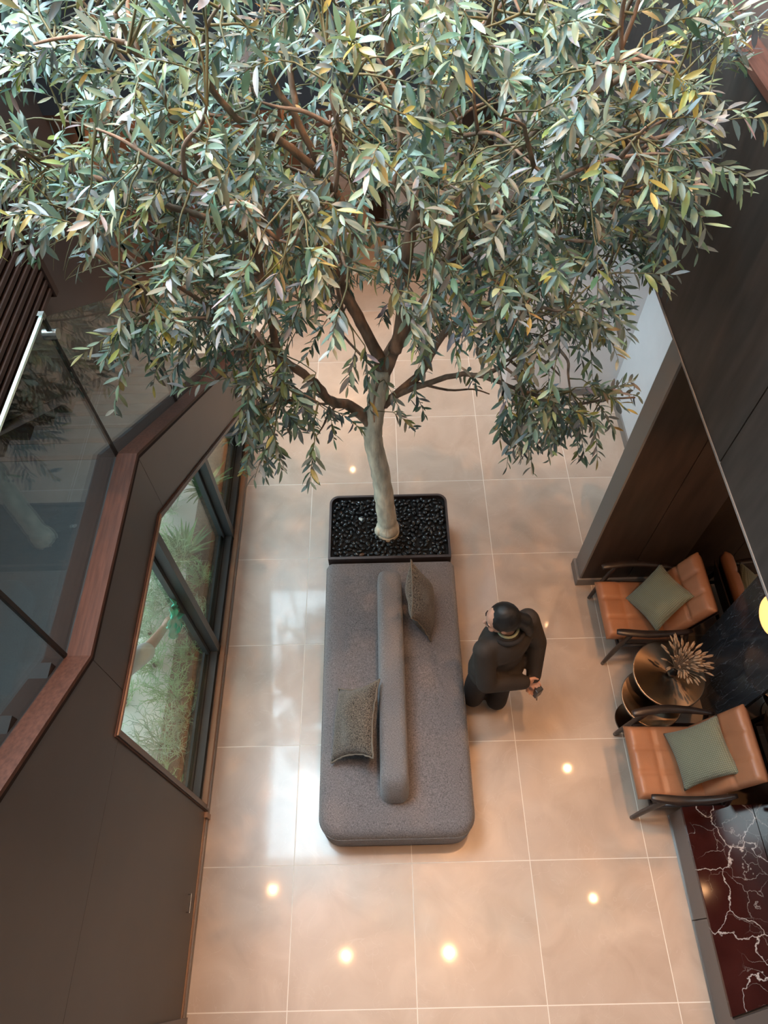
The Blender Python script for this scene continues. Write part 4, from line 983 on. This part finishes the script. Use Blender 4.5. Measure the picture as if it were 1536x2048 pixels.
# ------------------------------------------------------------------ people
def build_person(name, label, base, yaw, J, mats, hair=True, head_f=None, scale=1.0):
    """J: joint positions in a local frame (x right, y forward, z up)"""
    t = thing(name, label, 'person', base); t.rotation_euler = (0, 0, yaw)
    V = lambda k: Vector(J[k])
    # one continuous body
    b = MB(); hd = V('head'); hf = (head_f or Vector((0, 1, 0))).normalized(); hr = hf.cross(Vector((0, 0, 1))).normalized(); hu = hr.cross(hf).normalized()
    rot = Matrix((hr, hf, hu)).transposed()
    ellipsoid(b, hd+hu*0.015, .074, .092, .108, rot)
    ellipsoid(b, hd+hf*.030-hu*.045, .056, .058, .070, rot)            # jaw
    ellipsoid(b, hd+hf*.086-hu*.052, .020, .020, .018, rot)            # chin
    capsule(b, hd+hf*.088+hu*.012, .007, hd+hf*.106-hu*.018, .012)     # nose
    ellipsoid(b, hd+hf*.092-hu*.040, .022, .012, .009, rot)            # lips
    for s in (-1, 1):
        ellipsoid(b, hd+hr*s*.078-hf*.005-hu*.008, .010, .020, .031, rot)   # ears
        ellipsoid(b, hd+hr*s*.034+hf*.078+hu*.020, .024, .012, .008, rot)   # brow
        ellipsoid(b, hd+hr*s*.040+hf*.066-hu*.022, .024, .022, .022, rot)   # cheek
    capsule(b, hd-hu*.06-hf*.01, .048, V('neck'), .052)
    capsule(b, V('neck'), .055, V('chest'), .085); capsule(b, V('chest'), .09, V('pelvis'), .085)
    for s in 'LR':
        capsule(b, V('sh'+s), .050, V('el'+s), .040); capsule(b, V('el'+s), .040, V('wr'+s), .027)
        capsule(b, V('hip'+s), .080, V('kn'+s), .055); capsule(b, V('kn'+s), .053, V('an'+s), .036)
        capsule(b, V('chest')+Vector((0, 0, .06)), .06, V('sh'+s), .052)
        ft = V('an'+s)+Vector(J['ft'+s]); capsule(b, V('an'+s)+Vector((0, 0, -.03)), .035, ft, .026)
        # hand: palm, four fingers, thumb
        wr = V('wr'+s); hdv = Vector(J['hd'+s]).normalized(); pn = Vector(J['pn'+s]).normalized(); sd = hdv.cross(pn).normalized()
        palm = wr+hdv*.055
        capsule(b, wr, .024, palm+sd*.012, .026); capsule(b, wr, .024, palm-sd*.014, .024); capsule(b, palm-sd*.022, .016, palm+sd*.022+hdv*.02, .015)
        cu = J.get('curl'+s, .6)
        for fi, (off, ln) in enumerate(((-.030, .062), (-.010, .074), (.010, .070), (.029, .056))):
            p0 = palm+sd*off+hdv*.022; d1 = (hdv*math.cos(cu*.6)+pn*math.sin(cu*.6)); d2 = hdv*math.cos(cu*1.6)+pn*math.sin(cu*1.6); d3 = hdv*math.cos(cu*2.3)+pn*math.sin(cu*2.3)
            q1 = p0+d1*ln*.45; q2 = q1+d2*ln*.33; q3 = q2+d3*ln*.25
            capsule(b, p0, .0095, q1, .0090, 8); capsule(b, q1, .0090, q2, .0082, 8); capsule(b, q2, .0082, q3, .0070, 8)
        th0 = wr-sd*.024+hdv*.020; th1 = th0-sd*.026+hdv*.028+pn*.010; th2 = th1+hdv*.026+pn*.014-sd*.004
        capsule(b, th0, .0125, th1, .0110, 8); capsule(b, th1, .0110, th2, .0085, 8)
    link('body', remeshed(b, 0.0065, 3, 'body'), mats['skin'], t, smooth='all')
    # jacket / shirt
    j = MB(); ch, pe, nk = V('chest'), V('pelvis'), V('neck')
    fl = Matrix.Identity(3)
    ellipsoid(j, ch+Vector((0, -.01, .03)), .190, .140, .17); ellipsoid(j, (ch+pe)/2, .180, .140, .22); ellipsoid(j, pe+Vector((0, -.01, .0)), .205, .165, .15); ellipsoid(j, pe+Vector((0, -.01, -.08)), .212, .172, .08)
    ellipsoid(j, nk+Vector((0, -.015, -.05)), .10, .085, .06)
    for s in 'LR':
        capsule(j, V('sh'+s)*.86+ch*.14, .078, V('sh'+s), .068)
        capsule(j, V('sh'+s), .072, V('el'+s), .064); 
        e = V('wr'+s).lerp(V('el'+s), J.get('cuff', .06)); capsule(j, V('el'+s), .064, e, .050)
        capsule(j, nk+Vector((0, -.02, -.04)), .06, V('sh'+s), .060)
    link('jacket' if name == 'person' and hair else 'shirt', remeshed(j, 0.012, 4, 'jacket'), mats['top'], t, smooth='all')
    # trousers
    q = MB(); ellipsoid(q, pe+Vector((0, 0, -.04)), .168, .128, .15)
    for s in 'LR':
        capsule(q, V('hip'+s), .098, V('kn'+s), .084); capsule(q, V('kn'+s), .084, V('an'+s)+Vector((0, 0, .055)), .080)
    link('trousers', remeshed(q, 0.012, 4, 'trousers'), mats['bottom'], t, smooth='all')
    for s in 'LR':
        sh = MB(); a = V('an'+s); f = a+Vector(J['ft'+s]); capsule(sh, Vector((a.x, a.y-.02, .035)), .034, Vector((f.x, f.y, .030)), .028); link('shoe', remeshed(sh, .008, 2, 'shoe'), mats['shoe'], t, smooth='all')
    hm = MB()
    ellipsoid(hm, hd+hu*.026-hf*.018, .089, .096, .106, rot)
    ellipsoid(hm, hd-hf*.055-hu*.02, .066, .050, .085, rot)
    if hair == 'tail':
        capsule(hm, hd-hf*.085+hu*.01, .040, hd-hf*.125-hu*.05, .048); capsule(hm, hd-hf*.125-hu*.05, .048, hd-hf*.140-hu*.17, .040); capsule(hm, hd-hf*.140-hu*.17, .040, hd-hf*.135-hu*.32, .014)
    hmesh = remeshed(hm, .007, 2, 'hair')
    # cut the hair away in front of the hair line
    bm = bmesh.new(); bm.from_mesh(hmesh)
    bmesh.ops.bisect_plane(bm, geom=bm.verts[:]+bm.edges[:]+bm.faces[:], plane_co=hd+hf*.074+hu*.055, plane_no=(hf*.82-hu*.57), clear_outer=True)
    ho = [e for e in bm.edges if e.is_boundary]
    if ho: bmesh.ops.holes_fill(bm, edges=ho)
    bm.to_mesh(hmesh); bm.free()
    link('hair', hmesh, mats['hair'], t, smooth='all')
    for s in (-1, 1):
        e = MB(); ellipsoid(e, hd+hr*s*.033+hf*.083+hu*.003, .012, .006, .006, rot, 10, 6); eye = e.build('eye', 'white', t, smooth='all')
        e = MB(); ellipsoid(e, hd+hr*s*.033+hf*.088+hu*.003, .005, .0025, .005, rot, 8, 6); e.build('pupil', 'hair', eye, smooth='all')
        e = MB(); e.tube([hd+hr*s*.018+hf*.088+hu*.024, hd+hr*s*.034+hf*.087+hu*.029, hd+hr*s*.052+hf*.076+hu*.024], .0035, 6); e.build('eyebrow', 'hair', t, smooth='all')
    return t
# woman walking past the sofa, hands held behind her back
yaw = math.atan2(0.56, 0.83)                  # local +y -> facing (-0.56, 0.83)
fwd = Vector((-0.56, 0.83, 0)); rgt = Vector((0.83, 0.56, 0))
hw = Vector((-0.95, 0.02, -0.22)); hl = Vector((hw.dot(rgt), hw.dot(fwd), hw.z))
J = dict(head=(-0.035, 0.03, 1.475), neck=(0, 0.0, 1.34), chest=(0, 0, 1.17), pelvis=(0, 0.0, .86),
 shL=(-.175, -.01, 1.28), shR=(.175, -.01, 1.28), elL=(-.215, -.12, 1.02), elR=(.225, -.10, 1.03), wrL=(.045, -.225, .865), wrR=(.130, -.225, .81),
 hipL=(-.085, 0, .84), hipR=(.085, 0, .84), knL=(-.09, .04, .45), knR=(.08, -.03, .45), anL=(-.08, .05, .075), anR=(.05, -.07, .075),
 ftL=(-.01, .13, -.045), ftR=(.01, .13, -.045), hdL=(.55, -.1, -.6), hdR=(-.15, -.2, -.95), pnL=(-.1, -1, .1), pnR=(-.6, -.6, .1), curlL=.6, curlR=.8, cuff=.05)
pw = build_person('person', 'woman in a dark brown suit walking past the sofa with hands behind her back', (0.715, 1.70, 0), yaw, J,
 dict(skin='skin', top='suit', bottom='trouser', shoe='shoe', hair='hair'), hair='tail', head_f=hl)
mbc = MB(); mbc.tube([(math.cos(a)*.066, math.sin(a)*.060-.005, 1.375+.012*math.sin(a)) for a in [i*2*math.pi/20 for i in range(21)]], .009, 8, cap=False); mbc.build('scarf', 'collar', pw, smooth='all')
mbc = MB(); mbc.tube([(math.cos(a)*.088, math.sin(a)*.080-.02, 1.335+.020*math.sin(a+3.14)) for a in [i*2*math.pi/24 for i in range(25)]], .016, 8, cap=False); mbc.build('jacket_collar', 'trouser', pw, smooth='all')
# hand-held radio
def local_to_world(p): 
    return Vector((0.715, 1.70, 0))+rgt*p[0]+fwd*p[1]+Vector((0, 0, p[2]))
rd = thing('handheld_radio', 'black hand-held radio held by the walking woman behind her back', 'radio', local_to_world((.12, -.30, .70)), yaw)
MB().box(-.027, .027, -.017, .017, -.035, .075).build('body', 'blackplastic', rd, bevel=.006)
MB().tube([(.015, 0, -.035), (.016, 0, -.09), (.02, -.01, -.15)], [.007, .006, .005], 8).build('antenna', 'blackplastic', rd, smooth='all')
MB().tube([(-.012, 0, -.033), (-.012, 0, -.05)], .006, 10).build('knob', 'steel', rd, smooth='all')
# window cleaner outside, mostly hidden by the wall
J2 = dict(head=(0.10, .33, 1.42), neck=(.10, .25, 1.29), chest=(.08, .18, 1.14), pelvis=(0, 0, .86),
 shL=(-.09, .22, 1.24), shR=(.25, .28, 1.23), elL=(-.20, .24, .97), elR=(.36, .50, 1.07), wrL=(-.16, .36, .78), wrR=(.425, .70, .985),
 hipL=(-.085, 0, .84), hipR=(.085, 0, .84), knL=(-.09, .05, .46), knR=(.09, .02, .46), anL=(-.09, 0, .075), anR=(.07, -.06, .075),
 ftL=(-.02, .13, -.045), ftR=(0, .12, -.045), hdL=(0, .3, -1), hdR=(.35, .9, .05), pnL=(1, 0, 0), pnR=(1, -.2, -.2), curlL=.5, curlR=.35, cuff=.95)
CB = Vector((-1.92, 1.22, 0))
pc = build_person('person', 'window cleaner outside in a white shirt reaching a bare arm to the glass', CB, 0.0, J2,
 dict(skin='skin', top='shirt', bottom='cleantrouser', shoe='shoe', hair='hair'), hair='short')
ck = thing('cleaning_cloth', 'mint green cleaning cloth pressed to the outside of the window', 'cloth', CB+Vector((.487, .775, .985)))
vs = []; fs = []; n = 14
rc = random.Random(9)
for i in range(n+1):
    for j in range(n+1):
        a = i/n-.5; b = j/n-.5
        y = a*.24+.02*math.sin(b*9); z = b*.23+.018*math.sin(a*11+1)
        x = .010+.012*math.sin(a*17+b*6)+.010*math.sin(b*19)-.06*abs(a)**2
        vs.append((x, y, z))
for i in range(n):
    for j in range(n): fs.append((i*(n+1)+j, (i+1)*(n+1)+j, (i+1)*(n+1)+j+1, i*(n+1)+j+1))
mb = MB(); mb.add(vs, fs); o = mb.build('fabric', 'cloth', ck, smooth='all'); sd_ = o.modifiers.new('t', 'SOLIDIFY'); sd_.thickness = .004

# ------------------------------------------------------------------ garden plants outside the window
def wispy_shrub(label, x, y, hgt, n, mat, seed):
    r = random.Random(seed); t = thing('wispy_shrub', label, 'shrub', (x, y, 0), group='wispy shrubs outside the window')
    mb = MB()
    def stem(p, d, L, rad, lvl):
        pts = [p]; 
        for k in range(4):
            d = (d+Vector((r.gauss(0, .22), r.gauss(0, .22), r.gauss(0, .12)))).normalized(); p = p+d*L/4; p.x = min(p.x, -1.475-x); pts.append(p)
            if lvl < 2 and k > 0:
                for _ in range(2 if lvl == 0 else 1): stem(p, (d+Vector((r.gauss(0, .7), r.gauss(0, .7), r.gauss(.1, .4)))).normalized(), L*.48, rad*.75, lvl+1)
        mb.tube(pts, [rad, rad*.9, rad*.8, rad*.65, rad*.4], 4, cap=False)
    for k in range(n):
        a = r.uniform(0, 6.28); e = r.uniform(.1, .8)
        stem(Vector((math.cos(a)*.03, math.sin(a)*.03, 0)), Vector((math.cos(a)*e, math.sin(a)*e, 1)).normalized(), hgt*r.uniform(.6, 1.1), .0038, 0)
    f = mb.build('stems', mat, t); f['kind'] = 'stuff'
    MB().tube([(0, 0, -.02), (0, 0, .06)], [.02, .012], 6).build('base', 'gardensoil', t)
SH = [(-1.62, 1.12, .28, 9, 'shrub', 'wispy green shrub nearest the lower corner of the window'), (-1.70, 1.42, .34, 10, 'shrubpale', 'pale wispy shrub second from the lower corner of the window'),
 (-1.66, 1.78, .30, 9, 'shrub', 'wispy green shrub just below the cleaner\'s arm'), (-1.86, 2.05, .36, 10, 'shrub', 'wispy green shrub behind the green cloth'),
 (-1.62, 2.45, .30, 10, 'shrubpale', 'yellow-green wispy shrub at the bottom of the middle pane'), (-1.85, 2.60, .40, 12, 'shrubpale', 'pale frosted shrub in the middle of the central pane'),
 (-1.80, 3.0, .34, 10, 'shrub', 'green wispy shrub near the top of the central pane'), (-2.05, 1.75, .38, 10, 'shrub', 'wispy green shrub beside the cleaner'), (-2.12, 2.6, .42, 10, 'shrub', 'wispy green shrub set back from the central pane'), (-2.1, 3.3, .4, 9, 'shrub', 'wispy green shrub far back under the stair'),
 (-1.95, 2.32, .34, 10, 'shrubpale', 'pale wispy shrub showing just above the green cloth'), (-1.60, 1.60, .20, 8, 'shrubpale', 'small pale shrub on the soil strip below the bare arm'),
 (-1.60, 2.12, .20, 8, 'shrub', 'small green shrub on the soil strip at the foot of the near mullion'), (-1.60, 2.80, .22, 8, 'shrub', 'small green shrub on the soil strip in the central pane'), (-1.98, 3.55, .30, 9, 'shrubpale', 'pale wispy shrub behind the far mullion')]
for i, (x, y, hh, n, m_, lb) in enumerate(SH): wispy_shrub(lb, x, y, hh*.74, int(n*2.4), m_, 30+i)
def leafy_plant(label, x, y, hgt, n, seed):
    r = random.Random(seed); t = thing('leafy_plant', label, 'plant', (x, y, 0), group='leafy plants outside the window')
    for k in range(n):
        a = 6.28*k/n+r.uniform(-.3, .3); e = r.uniform(.35, 1.0); L = hgt*r.uniform(.7, 1.1); d = Vector((math.cos(a)*e, math.sin(a)*e, 1)).normalized()
        vs = []; fs = []; sdv = d.cross(Vector((0, 0, 1))).normalized()
        for i in range(7):
            tt = i/6; c = d*L*tt+Vector((d.x, d.y, -1))*L*.25*tt*tt; w_ = .016*math.sin(math.pi*min(.98, .08+tt*.92))
            vs += [c-sdv*w_, c+Vector((0, 0, -.006)), c+sdv*w_]
        for i in range(6):
            for j in range(2): fs.append((i*3+j, i*3+j+1, i*3+j+4, i*3+j+3))
        mb = MB(); mb.add(vs, fs); mb.build('leaf', 'fernleaf', t, smooth='all')
leafy_plant('broad-leaved green plant at the top of the central window pane', -1.75, 3.05, .36, 46, 3)
leafy_plant('broad-leaved green plant behind the narrow far window pane', -1.66, 3.75, .34, 36, 5)
leafy_plant('small broad-leaved plant at the far end of the window bed', -1.6, 4.3, .26, 26, 6)
